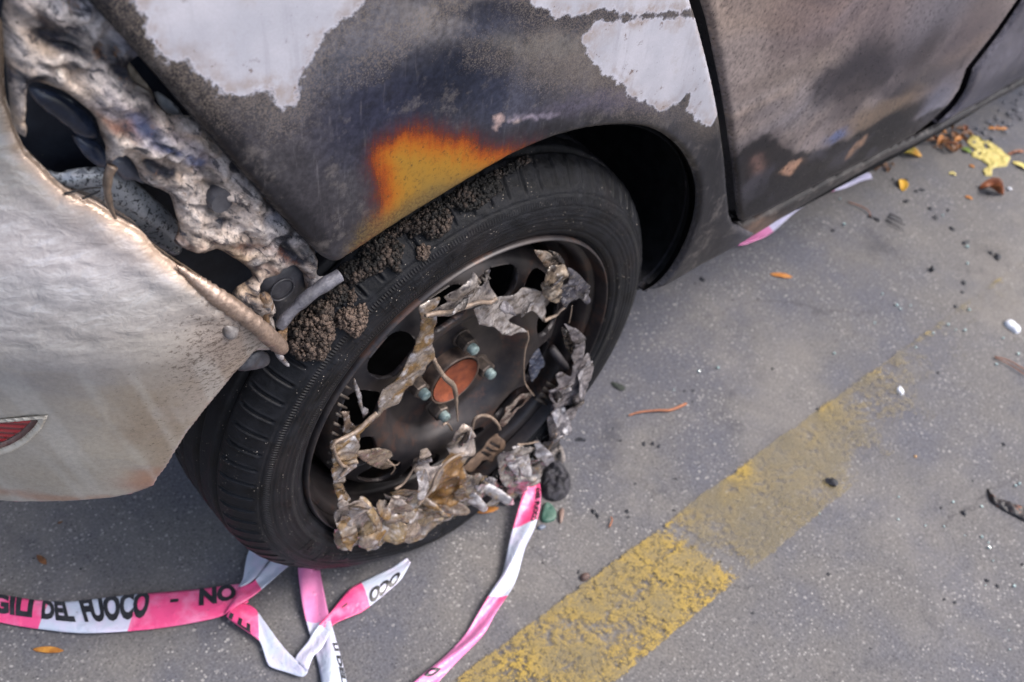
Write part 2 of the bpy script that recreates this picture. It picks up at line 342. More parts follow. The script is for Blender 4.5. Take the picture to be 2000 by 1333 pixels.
def blobs(P2, base, L, S, warp=.012, wsc=14, seed=3):
    """soft stains on a panel: (px, py, rx, ry, angle, rgb, alpha, hardness)"""
    col = np.tile(np.asarray(base, float), (len(P2), 1)); P3 = np.stack([P2[:, 0], np.zeros(len(P2)), P2[:, 1]], 1)
    W = np.stack([fbm(P3, wsc, 4, seed), fbm(P3+5, wsc, 4, seed+9)], 1)*warp + np.stack([fbm(P3, 70, 3, seed+2), fbm(P3+5, 70, 3, seed+4)], 1)*min(warp, .012)*.6
    Q = P2 + W
    for b in L:
        px, py, rx, ry, an, rgb, al = b[:7]; hard = b[7] if len(b) > 7 else 1.0
        c = hit(px, py, S)[[0, 2]]; ux = (hit(px+4, py, S)[[0, 2]]-c)/4; uy = (hit(px, py+4, S)[[0, 2]]-c)/4
        J = np.linalg.inv(np.stack([ux, uy], 1)); d = (Q-c)@J.T; t = R(an)
        a = (d[:, 0]*math.cos(t)+d[:, 1]*math.sin(t))/rx; bb = (-d[:, 0]*math.sin(t)+d[:, 1]*math.cos(t))/ry
        r = np.sqrt(a*a+bb*bb); wg = al/(1+np.exp(np.clip((r-1)*4*hard, -40, 40)))*(1+math.exp(-4*hard))
        wg = np.clip(wg, 0, 1); col = col*(1-wg[:, None]) + np.asarray(rgb)*wg[:, None]
    return col
K1 = np.array([.76, .79, .88])*1.0
def quarter():
    top = [(130, -80), (175, 0), (285, 122), (400, 255), (480, 345), (550, 423), (600, 476), (628, 502)]
    cor = [(645, 514), (662, 516), (685, 503)]
    arch = [(740, 466), (800, 427), (870, 384), (950, 336), (1010, 303), (1060, 281), (1100, 267), (1150, 255), (1205, 249), (1258, 251), (1300, 266), (1335, 295), (1358, 335), (1367, 380), (1362, 430), (1345, 480), (1318, 528), (1290, 560), (1262, 577)]
    bot = [(1300, 562), (1370, 521), (1440, 484), (1468, 466), (1478, 458), (1437, 441)]
    gap = [(1428, 420), (1424, 380), (1419, 310), (1409, 235), (1398, 175), (1382, 105), (1365, 40), (1352, 0), (1326, -70)]
    q = [tuple(v) for v in smooth(top+cor+arch, 4, False)] + bot + gap
    poly = xz(q, side)
    up = np.array([[poly[-1, 0]-.10, .93], [poly[0, 0]-.03, .93]]); poly = np.concatenate([poly, up])
    B1 = xz([(262, -60), (270, 0), (280, 25), (291, 49), (292, 72), (308, 102), (336, 122), (360, 112), (378, 119), (382, 140), (413, 158), (431, 179), (473, 186), (497, 179), (529, 175), (539, 203), (553, 217), (574, 200), (585, 168), (592, 140), (600, 120), (616, 95), (641, 63), (683, 32), (705, 14), (725, -10), (740, -60)], side)
    B1 = np.concatenate([B1, [[B1[-1, 0]+.02, .92], [B1[0, 0], .92]]])
    B2 = xz([(1158, 40), (1175, 38), (1196, 44), (1245, 40), (1300, 36), (1368, 34), (1385, 95), (1404, 178), (1404, 222), (1388, 246), (1368, 240), (1345, 212), (1350, 185), (1343, 175), (1330, 198), (1298, 215), (1275, 208), (1252, 199), (1230, 186), (1217, 165), (1189, 151), (1168, 130), (1147, 105), (1140, 78), (1156, 62)], side)
    B3 = xz([(1000, -60), (1032, 0), (1050, 17), (1081, 27), (1112, 33), (1142, 32), (1168, 27), (1245, 27), (1310, 22), (1362, 16), (1345, -60)], side)
    B4 = [xz(p, side) for p in ([(965, 228), (978, 217), (990, 226), (982, 242), (970, 240)], [(1000, 222), (1025, 212), (1050, 216), (1090, 212), (1098, 218), (1060, 230), (1050, 226), (1020, 230), (1006, 232)], [(1390, 240), (1395, 238), (1394, 252), (1388, 250)], [(503, 230), (512, 226), (519, 236), (508, 239)])]
    ORG = xz([(1052, 276), (1025, 279), (1000, 281), (975, 283), (951, 280), (930, 262), (905, 256), (878, 256), (855, 250), (832, 245), (797, 245), (775, 252), (755, 262), (735, 272), (722, 285), (714, 315), (722, 345), (728, 370), (733, 405), (715, 440), (690, 480), (670, 530), (700, 560), (1070, 330)], side)
    archp = xz(smooth(arch, 4, False), side)
    def att(V, D):
        P2 = V[:, [0, 2]]; s = np.full(len(P2), -1.0)
        for b in [B1, B2, B3]: s = np.maximum(s, sdf(P2, b)[0])
        sp = blobs(P2, (0, 0, 0), [(800, 60, 170, 42, -32, (1, 1, 1), 1, 1.5), (1010, 95, 140, 34, 0, (1, 1, 1), .9), (1100, 145, 120, 45, 10, (1, 1, 1), .9), (700, 120, 120, 30, -40, (1, 1, 1), .7), (430, 200, 120, 45, 35, (1, 1, 1), .45), (1320, 12, 60, 16, -3, (1, 1, 1), .8), (300, 30, 30, 60, 0, (1, 1, 1), .8), (760, 410, 70, 40, -35, (.5, .5, .5), .6)], side, .02, 22)[:, 0]
        ol = blobs(P2, (0, 0, 0), [(695, 470, 70, 30, -35, (1, 1, 1), .9), (790, 418, 90, 20, -34, (1, 1, 1), .8), (880, 366, 60, 12, -32, (1, 1, 1), .5)], side, .006, 30)[:, 0]
        return {'sb': s, 'sp': sp, 'so': sdf(P2, ORG)[0]+fbm(V, 18, 3, 5)*.004-.009, 'ol': ol}
    def col(V, D):
        P2 = V[:, [0, 2]]
        L = [(560, 330, 330, 150, 40, C(74, 71, 72), .9), (350, 170, 120, 60, 40, C(84, 80, 80), .8), (800, 60, 190, 60, -28, C(138, 132, 128), .9), (690, 130, 120, 60, -35, C(105, 108, 120), .6),
             (900, 150, 200, 70, -10, C(32, 37, 50), 1), (620, 260, 60, 60, 0, C(80, 76, 78), .6), (730, 230, 110, 70, -30, C(52, 54, 70), .9), (1040, 30, 190, 26, 6, C(44, 46, 56), .95, 2), (960, 60, 60, 30, 0, C(60, 66, 84), .6), (990, 200, 70, 50, 0, C(58, 62, 78), .8),
             (1120, 130, 110, 50, 15, C(102, 96, 92), .8), (1060, 90, 100, 22, 0, C(112, 108, 102), .7), (1160, 200, 110, 18, -6, C(100, 94, 106), .85, 2), (1230, 205, 90, 22, 10, C(88, 84, 96), .7), (1060, 250, 130, 20, -8, C(46, 44, 46), .9), (1240, 235, 140, 18, 6, C(58, 56, 57), .8),
             (1390, 350, 60, 160, 0, C(46, 45, 47), .95), (1375, 480, 60, 50, -30, C(50, 48, 49), .9), (1340, 560, 70, 30, -30, C(46, 45, 45), .9), (1330, 190, 30, 60, 20, C(60, 60, 64), .8), (640, 440, 90, 60, 40, C(60, 57, 60), .8), (977, 229, 13, 9, -30, C(186, 160, 150), .9, 5), (1012, 223, 14, 5, -20, C(150, 138, 146), .9, 5), (1042, 221, 16, 6, -10, C(150, 138, 146), .9, 5), (1075, 215, 24, 5, -8, C(140, 130, 140), .8, 5), (1020, 231, 6, 4, 0, C(180, 160, 150), .9, 5), (470, 260, 25, 50, -40, C(62, 60, 66), .5)]
        c = blobs(P2, C(72, 71, 77), L, side)
        P3 = V
        # pale rain streaks running down
        st = np.clip(fbm(P3*np.array([1, 0, .12])+np.array([3, 0, 0]), 60, 3, 4)-.25, 0, 1)*1.3; zone = np.exp(-((V[:, 0]+.02)/.12)**2)
        c = c*(1-(st*zone*.35)[:, None]) + np.array(C(130, 128, 136))*(st*zone*.35)[:, None]
        # darker band along the rear edge
        re = np.array(xz([(130, -80), (175, 0), (285, 122), (400, 255), (480, 345), (550, 423), (610, 485)], side))
        dd = np.min([np.abs(sdf(P2, np.array([re[i], re[i+1], re[i]+1e-5]))[0]) for i in range(len(re)-1)], axis=0)
        e = np.clip((.019-dd)/.007, 0, 1)[:, None]; c = c*(1-e*.85)+np.array(C(34, 33, 36))*e*.85
        lip = np.clip((.005-D)/.003, 0, 1)[:, None]*((V[:, 2] > .5) & (dd > .03))[:, None]*.5
        c = c*(1-lip)+np.array(C(90, 80, 62))*lip
        return c*K1
    panel('quarter_panel', poly, side, .0032, BODY, att, col, rnd=.007, th=.016)
    # dark inside of the wheel arch
    pa = archp; n = len(pa); V = []; F = []
    for k, (dy, sc) in enumerate([(.012, .985), (.05, 1.06), (.20, 1.10), (.24, 1.05)]):
        for x, z in pa:
            cx, cz = .06, HC; y0 = side(np.array([x]), np.array([z]))[0]; V.append((cx+(x-cx)*sc, y0+dy, cz+(z-cz)*sc))
    for k in range(3):
        for i in range(n-1): F.append([k*n+i, k*n+i+1, (k+1)*n+i+1, (k+1)*n+i])
    V.append((.06, .24, HC)); c = len(V)-1
    for i in range(n-1): F.append([3*n+i, 3*n+i+1, c])
    mesh('wheel_arch_liner', V, F, SOOT, car)
quarter()

def doors():
    LE = [(1352, -70), (1374, 0), (1387, 42), (1400, 105), (1413, 168), (1424, 235), (1433, 300), (1439, 350), (1442, 390), (1445, 422), (1449, 434)]
    BT = [(1455, 434), (1496, 416), (1540, 393), (1580, 371), (1650, 336), (1700, 311), (1738, 291), (1785, 266)]
    RE = [(1818, 240), (1853, 207), (1876, 174), (1890, 134), (1942, 68), (1992, -4), (2040, -80)]
    poly = xz(LE+BT+RE, side)
    poly = np.concatenate([poly, [[poly[-1, 0]+.02, .93], [poly[0, 0]-.10, .93]]])
    def att(V, D):
        sp = blobs(V[:, [0, 2]], (0, 0, 0), [(1600, 330, 60, 20, -20, (1, 1, 1), .5)], side)[:, 0]
        s = np.full(len(V), -1.0); return {'sb': s, 'sp': sp, 'so': s, 'sw': np.full(len(V), .9)}
    def col(V, D):
        bk, br, gy, pk = C(24, 24, 27), C(138, 122, 112), C(120, 118, 122), C(140, 122, 118)
        L = [(1500, 60, 130, 120, 60, C(150, 134, 120), .8), (1560, 60, 70, 110, 40, C(118, 104, 98), .9, 2), (1450, 140, 40, 160, 0, C(146, 132, 122), .8), (1560, 150, 90, 40, -30, C(150, 136, 124), .7),
             (1740, 40, 160, 110, 20, C(126, 110, 106), .8), (1840, 40, 60, 110, 40, C(118, 116, 122), .7), (1900, 60, 120, 40, -50, C(104, 92, 90), .8), (1800, 110, 60, 22, -60, C(70, 62, 60), .8), (1830, 150, 130, 16, -38, C(142, 124, 112), .8, 2),
             (1690, 140, 110, 40, -35, C(62, 58, 62), .9, 1.5), (1650, 190, 70, 30, -30, C(52, 50, 54), .85, 1.5), (1790, 175, 110, 18, -32, C(66, 66, 70), .8), (1740, 215, 120, 22, -22, C(124, 106, 88), .85, 1.5), (1620, 215, 90, 20, -30, C(120, 108, 102), .7),
             (1830, 205, 50, 24, -50, C(120, 124, 140), .7), (1540, 230, 80, 30, -20, C(128, 122, 122), .7), (1630, 265, 26, 8, -25, C(110, 126, 168), .9), (1560, 265, 90, 16, -15, C(132, 120, 114), .6),
             (1620, 345, 190, 48, -28, bk, 1, 2), (1490, 330, 60, 60, 0, C(50, 48, 52), .95, 1.5), (1740, 250, 90, 18, -34, bk, .95, 2), (1500, 300, 26, 26, 0, C(92, 80, 78), .8), (1470, 395, 40, 40, 0, C(60, 60, 64), .8),
             (1545, 325, 28, 5, -32, C(176, 138, 112), .9, 3), (1540, 332, 12, 9, -30, C(170, 132, 108), .9, 3), (1680, 280, 20, 5, -40, C(160, 128, 104), .9, 3), (1665, 296, 16, 4, -50, C(160, 128, 104), .7, 3), (1480, 320, 12, 14, 10, C(150, 116, 104), .5)]
        c = blobs(V[:, [0, 2]], C(152, 140, 134), L, side, .026, 11, 21)
        P2 = V[:, [0, 2]]; d = sdf(P2, DK)[0]+fbm(V, 60, 4, 8)*.008; m = np.clip(d/.006+.5, 0, 1)[:, None]*.92; pa = np.clip(fbm(V, 26, 4, 18)*3-.2, 0, 1)[:, None]
        dk = np.array(C(28, 27, 31))*(1-pa*.5)+np.array(C(84, 82, 90))*pa*.5; c0 = c; c = c*(1-m)+dk*m
        for q in L[-5:]:
            z_ = blobs(P2, (0, 0, 0), [q[:5]+((1, 1, 1),)+q[6:]], side, .006, 60, 5)[:, :1]; c = c*(1-z_)+np.array(q[5])*z_
        d = sdf(P2, DK2)[0]+fbm(V, 30, 4, 9)*.012; m = np.clip(d/.010+.5, 0, 1)[:, None]*(.45+.3*np.clip(fbm(V, 40, 4, 77)*2+.3, 0, 1))[:, None]; c = c*(1-m)+np.array(C(54, 50, 55))*m
        e = np.clip((.012-D)/.01, 0, 1)[:, None]*.5; return (c*(1-e)+np.array(C(50, 48, 50))*e)*K1*np.array([1.36, 1.36, 1.36])
    DK = xz([(1436, 312), (1450, 290), (1470, 276), (1500, 262), (1516, 272), (1530, 288), (1552, 297), (1580, 296), (1612, 290), (1650, 276), (1690, 252), (1728, 228), (1756, 221), (1764, 228), (1752, 246), (1790, 232), (1830, 212), (1870, 196), (1880, 215), (1800, 290), (1600, 400), (1440, 460), (1420, 400)], side); DK2 = xz([(1580, 190), (1592, 160), (1625, 135), (1665, 110), (1700, 104), (1735, 112), (1745, 140), (1735, 160), (1790, 165), (1800, 178), (1740, 190), (1680, 185), (1640, 200), (1605, 212)], side)
    rd = panel('rear_door', poly, side, .004, BODY, att, col, rnd=.006, th=.02)
    rd['label'] = 'beige brown scorched rear door with blackened lower edge'
    LE = [(2056, -80), (2007, -2), (1957, 72), (1906, 138), (1893, 178), (1870, 213), (1836, 246), (1806, 265)]
    BT = [(1850, 238), (1900, 210), (1950, 182), (2005, 152), (2060, 122)]
    p = xz(LE+BT, side); p = np.concatenate([p, [[2.15, p[-1, 1]], [2.15, .93], [p[0, 0]+.02, .93]]])
    def col2(V, D):
        c = blobs(V[:, [0, 2]], C(96, 92, 98), [(1960, 120, 40, 70, 30, C(118, 114, 120), .7), (1980, 160, 70, 20, -30, C(60, 60, 66), .8), (1900, 220, 60, 18, -30, C(96, 96, 108), .6)], side, .02, 9)
        return c*K1
    panel('front_door', p, side, .008, BODY, lambda V, D: {'sb': np.full(len(V), -1.0), 'so': np.full(len(V), -1.0), 'sp': np.zeros(len(V))}, col2, rnd=.006, th=.02)
    # sill below the doors
    sil = lambda x, z: side(x, z)+.004
    T = [(1440, 443), (1457, 440), (1500, 420), (1545, 396), (1590, 371), (1660, 336), (1740, 294), (1800, 269), (1850, 242), (1900, 214), (1950, 186), (2005, 156), (2060, 126)]
    Bm = [(2060, 140), (2000, 170), (1896, 226), (1797, 281), (1713, 323), (1615, 379), (1538, 424), (1484, 458), (1455, 476)]
    a = xz(T, sil); b = xz(Bm, sil); p = np.concatenate([a, [[2.2, a[-1, 1]], [2.2, b[0, 1]]], b])
    def col3(V, D):
        return blobs(V[:, [0, 2]], C(50, 48, 49), [(1480, 445, 50, 12, -28, C(128, 104, 88), .8, 1.5), (1700, 325, 120, 14, -28, C(84, 78, 74), .6), (1900, 225, 120, 20, -30, C(58, 56, 58), .7), (1600, 375, 60, 10, -28, C(52, 50, 50), .8)], sil, .01, 20)*K1
    panel('sill', p, sil, .004, BODY, lambda V, D: {'sb': np.full(len(V), -1.0), 'so': np.full(len(V), -1.0), 'sp': np.zeros(len(V))}, col3, rnd=.010, th=.07)
    # dark door seam filler behind the gaps
    s2 = lambda x, z: side(x, z)+.022
    p = xz([(1330, -80), (1400, 60), (1420, 440), (1500, 440), (1800, 280), (1870, 240), (2060, 120), (2100, -80)], s2)
    panel('door_frame', np.concatenate([p, [[p[-1, 0], .93], [p[0, 0], .93]]]), s2, .02, SOOT, rnd=0, th=.01)
doors()
# ------------------------------------------------------------------ wheel
wheel = empty('wheel', (0, .08, HC), car)
def wl(o):                                             # keep sub-parts in world position under the wheel
    o.location = Vector(o.location) - Vector((0, .08, HC)); return o
def lathe(prof, n, ang=None):
    prof = np.asarray(prof); A = np.linspace(0, 2*math.pi, n, endpoint=False); m = len(prof)
    a, j = np.meshgrid(A, np.arange(m), indexing='ij'); y = prof[j.ravel(), 0]; r = prof[j.ravel(), 1]; a = a.ravel()
    V = np.stack([r*np.cos(a), y, HC+r*np.sin(a)], 1); I = np.arange(n*m).reshape(n, m); I2 = np.roll(I, -1, 0)
    F = np.stack([I[:, :-1], I[:, 1:], I2[:, 1:], I2[:, :-1]], -1).reshape(-1, 4); return V, F, a, r, y, j.ravel()
YP = smooth([(.016, .2035), (.008, .206), (.001, .213), (-.003, .225), (-.004, .240), (-.002, .252), (.003, .262), (.012, .2708), (.021, .2778), (.031, .2822), (.045, .2845), (.065, .2855), (.085, .286), (.105, .286), (.122, .285), (.136, .2825), (.146, .277), (.152, .268), (.155, .255), (.154, .24), (.150, .222), (.145, .21), (.140, .204)], 9, False)
def yprof(r): 
    k = int(np.argmin(np.abs(YP[:, 0]-.05))); P = YP[:k]; j = int(np.argmin(P[:, 0])); P = P[j:]
    return np.interp(r, P[:, 1], P[:, 0], right=.09)
def tyreS(x, z): 
    r = np.hypot(x, z-HC); return np.where(r < .285, np.where(r < .240, -.004, yprof(np.clip(r, .24, .2845))), .30)
def tyre():
    g = G('burnt_tyre_rubber'); uv = g.uv; sx = g.node('ShaderNodeSeparateXYZ', {0: uv})
    u, v = sx.outputs[0], sx.outputs[1]; n = g.noise(45, 7, .7); f = g.noise(420, 4, .7); fl = g.voro(300)
    c = g.mix(g.sm(n, .3, .7), C(13, 14, 17), C(31, 32, 37)); c = g.mix(g.math('MULTIPLY', g.sm(f, .6, .78), .35), c, C(66, 64, 66))
    c = g.mix(g.math('MULTIPLY', g.sm(g.noise(7, 4, .6), .52, .68), .45), c, C(44, 38, 38))
    sp = g.math('MULTIPLY', g.sm(fl, .16, .08), g.sm(g.noise(60, 3), .52, .6)); c = g.mix(sp, c, C(170, 160, 150))
    rib = g.math('MULTIPLY', g.attr('rib', 'Fac'), g.math('SINE', g.math('MULTIPLY', u, 2*math.pi*520)))
    rough = g.attr('crk', 'Fac'); ck = g.noise(90, 8, .8, vec=g.mapv((1, 1, 1)), dist=1.5)
    h = g.math('ADD', g.math('MULTIPLY', f, .3), g.math('ADD', g.math('MULTIPLY', rib, 1.0), g.math('MULTIPLY', g.math('MULTIPLY', ck, rough), 2.2)))
    c = g.mix(g.math('MULTIPLY', g.math('MAXIMUM', rib, 0.0), .35), c, C(74, 72, 72))
    m = g.fin(c, g.lin(n, .3, .7, .40, .6), 0, g.bump(h, .7, .0012), .17)
    V, F, a, r, y, j = lathe(YP, 1900); A0 = a.copy()
    T = np.gradient(YP, axis=0); T /= np.linalg.norm(T, axis=1)[:, None]; PN = np.stack([-T[:, 1], T[:, 0]], 1)[j]   # outward normal of the profile (y, r)
    nrm = np.stack([PN[:, 1]*np.cos(a), PN[:, 0], PN[:, 1]*np.sin(a)], 1)
    groove = lambda c, wd: np.exp(-((y-c)/wd)**4)*(r > .25)
    dr = np.zeros_like(r)
    for c in (.041, .071, .101): dr -= .0060*groove(c, .0036)
    for (y0, y1, ph, N, sk, dep, wd) in ((.003, .0335, 0, 80, .55, .0030, .0016), (.112, .146, .5, 80, -.5, .003, .0014)):
        t = np.clip((y-y0)/(y1-y0), 0, 1); q = (a*N/(2*math.pi)+ph+sk*.3*t*t) % 1.0; q = np.minimum(q, 1-q)*(2*math.pi/N)*.28
        ins = np.clip((y-y0)/.003, 0, 1)*np.clip((y1-y)/.004, 0, 1)*(r > .25)
        dr -= dep*(1-.5*np.exp(-((np.degrees(a) % 360-60)/40)**2))*np.exp(-(q/wd)**2)*ins
        dr += .0007*np.exp(-((q-.0030)/.0012)**2)*ins
    for c, wd, dp in ((.2585, .0008, .0012), (.2470, .0006, .0008), (.2405, .0006, .0010), (.2350, .0006, .0008), (.2180, .0010, .0012), (.2100, .0006, .0008), (.2300, .0006, .0007)):
        k = (y < .03); dr -= dp*np.exp(-((r-c)/wd)**2)*k
    V += nrm*dr[:, None]
    # worn raised lettering blocks, beyond reading
    rn = random.Random(3); degs = np.degrees(a) % 360
    for a0 in (100, 108, 116, 124, 132, 205, 211, 217, 223):
        for k_ in range(3):
            w0 = a0+rn.uniform(0, 5); r0 = rn.uniform(.232, .243); b = (np.abs(degs-w0) < rn.uniform(.4, 1.6)) & (np.abs(r-r0) < rn.uniform(.002, .006)) & (y < .03)
            V[b, 1] -= .0006
    deg = np.degrees(a) % 360; burn = np.exp(-((deg-75)/42)**2)                       # melted, crusted part near the top
    V += nrm*(burn*fbm(V, 70, 5, 2)*.0022*np.clip((r-.235)/.02, 0, 1))[:, None]
    # raised lettering blocks, worn beyond reading, and the flattened contact patch
    low = V[:, 2] < .0015; V[low, 2] = .0012 
    sag = np.exp(-((deg-268)/22)**2)*np.clip((r-.215)/.03, 0, 1); V[:, 1] += np.where(y < .02, -1, np.where(y > .14, 1, 0))*sag*.012
    bx = lambda c, w_: np.exp(-((r-c)/w_)**6)*(y < .03)
    rib = bx(.2525, .0019)+bx(.2240, .0019)*.9
    uv = np.stack([a/(2*math.pi), j/len(YP)], 1)
    o = mesh('tyre', V, F, m, wheel, uv=uv, attrs={'rib': rib*(1-burn*.7), 'crk': burn*np.clip((r-.21)/.03, 0, 1)*.8+.06}); wl(o)
tyre()
RIMM = m_simple('scorched_rim_steel', C(36, 35, 40), C(66, 60, 60), 26, .42, .35, .25, .0008, extra=(C(84, 62, 54), 14, .52, .6))
def rim():
    # disc with vent holes, recessed hub, rolled lip and barrel
    n = 900
    disc = smooth([(.040, .030), (.041, .045), (.041, .070), (.040, .079), (.034, .086), (.025, .094), (.019, .104), (.018, .118), (.021, .135), (.027, .150), (.034, .160), (.045, .1655), (.062, .167), (.082, .168)], 12, False)
    A = np.linspace(0, 2*math.pi, n, endpoint=False); hole0 = R(132)
    V, F, a, r, y, j = lathe(disc, n)
    def hd(a, r):
        N = 12; k = np.round((a-hole0)/(2*math.pi/N)); da = a-hole0-k*2*math.pi/N
        dx = da*.134; dy = r-.134; q = np.abs(np.stack([dx, dy]))-np.array([[.0115], [.0045]])
        q = np.maximum(q, 0); return np.hypot(q[0], q[1])-.0155          # rounded slot, negative inside
    d = hd(a, r); Fk = F[(d[F] > 0).sum(1) >= 3]
    # snap the rim of each hole on to the slot outline
    for _ in range(6):
        d = hd(a, r); e = 1e-5; ga = (hd(a+e, r)-d)/e; gr = (hd(a, r+e)-d)/e; k = np.unique(Fk[(d[Fk] < .0008).any(1)]); k = k[d[k] < .0016]
        den = (ga/np.maximum(r, .01))**2*1+gr**2+1e-9; a[k] -= (d*ga/np.maximum(r, .01)**2/den)[k]; r[k] -= (d*gr/den)[k]
    yy = np.interp(r, disc[:, 1], disc[:, 0]); V = np.stack([r*np.cos(a), np.where(np.abs(d) < .004, yy, y), HC+r*np.sin(a)], 1)
    B = boundary(Fk); bv = np.unique(B); mp = {int(v): len(V)+i for i, v in enumerate(bv)}; Vb = V[bv].copy(); Vb[:, 1] += .006
    F2 = [[int(q), int(p), mp[int(p)], mp[int(q)]] for p, q in B]
    V = np.concatenate([V, Vb]); Fd = Fk.tolist()+F2
    lip = smooth([(.016, .2000), (.004, .2022), (-.001, .2042), (.002, .2068), (.008, .2072)], 5, False)[::-1]
    bar = smooth([(.016, .2000), (.020, .192), (.030, .189), (.044, .1885), (.052, .182), (.062, .176), (.090, .174), (.13, .176), (.150, .185), (.153, .203)], 5, False)
    L = np.concatenate([lip, bar]); V2, F3, *_ = lathe(L, 240)
    o = mesh('rim', np.concatenate([V, V2]), Fd+(F3+len(V)).tolist(), RIMM, wheel); wl(o)
    V, F, *_ = lathe([(.13, .176), (.13, .001)], 48); wl(mesh('brake_drum', V, F, SOOT, wheel))
    RUST = m_simple('rusty_hub_cap', C(98, 46, 30), C(136, 70, 42), 70, .8, .1, .5, .0006, extra=(C(84, 40, 30), 30, .55, .6))
    pr = [(.034, .0005), (.0335, .020), (.032, .027), (.028, .0305)]; V, F, *_ = lathe(pr, 64); V[:, 1] -= .004
    wl(mesh('hub_cap', V, F, RUST, wheel))
    V, F, *_ = lathe(smooth([(.030, .0300), (.0260, .0308), (.0240, .0325), (.0262, .0345), (.042, .0365), (.043, .038)], 3, False), 72)
    wl(mesh('hub_ring', V, F, m_simple('hub_ring_steel', C(52, 44, 42), C(104, 86, 76), 60, .5, .3), wheel))
    NUT = m_simple('scorched_nut_steel', C(62, 57, 56), C(120, 108, 100), 90, .45, .6, .5, .0008); TIP = m_simple('verdigris_stud', C(84, 104, 106), C(140, 156, 156), 150, .5, .3, .5, .0006)
    for k in range(4):
        t = 1.2677 - k*math.pi/2; c = np.array([.05*math.cos(t), 0, HC+.05*math.sin(t)]); V, F = [], []
        rows = [(.044, .0115, 24), (.0385, .0115, 24), (.038, .0098, 6), (.024, .0096, 6), (.0225, .0088, 6), (.0222, .0060, 24)]
        for (y, rr, sd) in rows:
            for i in range(24):
                q = 2*math.pi*i/24+k*.4; ro = rr if sd == 24 else rr*math.cos(math.pi/6)/math.cos((q-k*.4) % (math.pi/3)-math.pi/6)*1.08
                V.append((c[0]+ro*math.cos(q), y, c[2]+ro*math.sin(q)))
        for s in range(len(rows)-1):
            for i in range(24): F.append([s*24+i, (s+1)*24+i, (s+1)*24+(i+1) % 24, s*24+(i+1) % 24][::-1])
        F.append([(len(rows)-1)*24+i for i in range(24)])
        nt = wl(mesh('wheel_nut', V, F, NUT, wheel, sm=False))
        V, F = [], []
        for (y, rr) in [(.0228, .0062), (.0160, .0062), (.0145, .0052), (.0140, .0025)]:
            for i in range(18): q = 2*math.pi*i/18; V.append((c[0]+rr*math.cos(q), y, c[2]+rr*math.sin(q)))
        for s in range(3):
            for i in range(18): F.append([s*18+i, (s+1)*18+i, (s+1)*18+(i+1) % 18, s*18+(i+1) % 18][::-1])
        F.append([54+i for i in range(18)]); wl(mesh('stud_tip', V, F, TIP, wheel))
    S = flat(.03); a, b = hit(1076, 680, S), hit(1104, 716, flat(.012)); V, F = tube_geo([a, a*.5+b*.5, b, b+(b-a)*.15], [.0055, .0055, .0048, .003], 14)
    wl(mesh('valve_stem', V, F, m_simple('valve_rubber', C(40, 38, 42), C(70, 66, 70)), wheel))
rim()
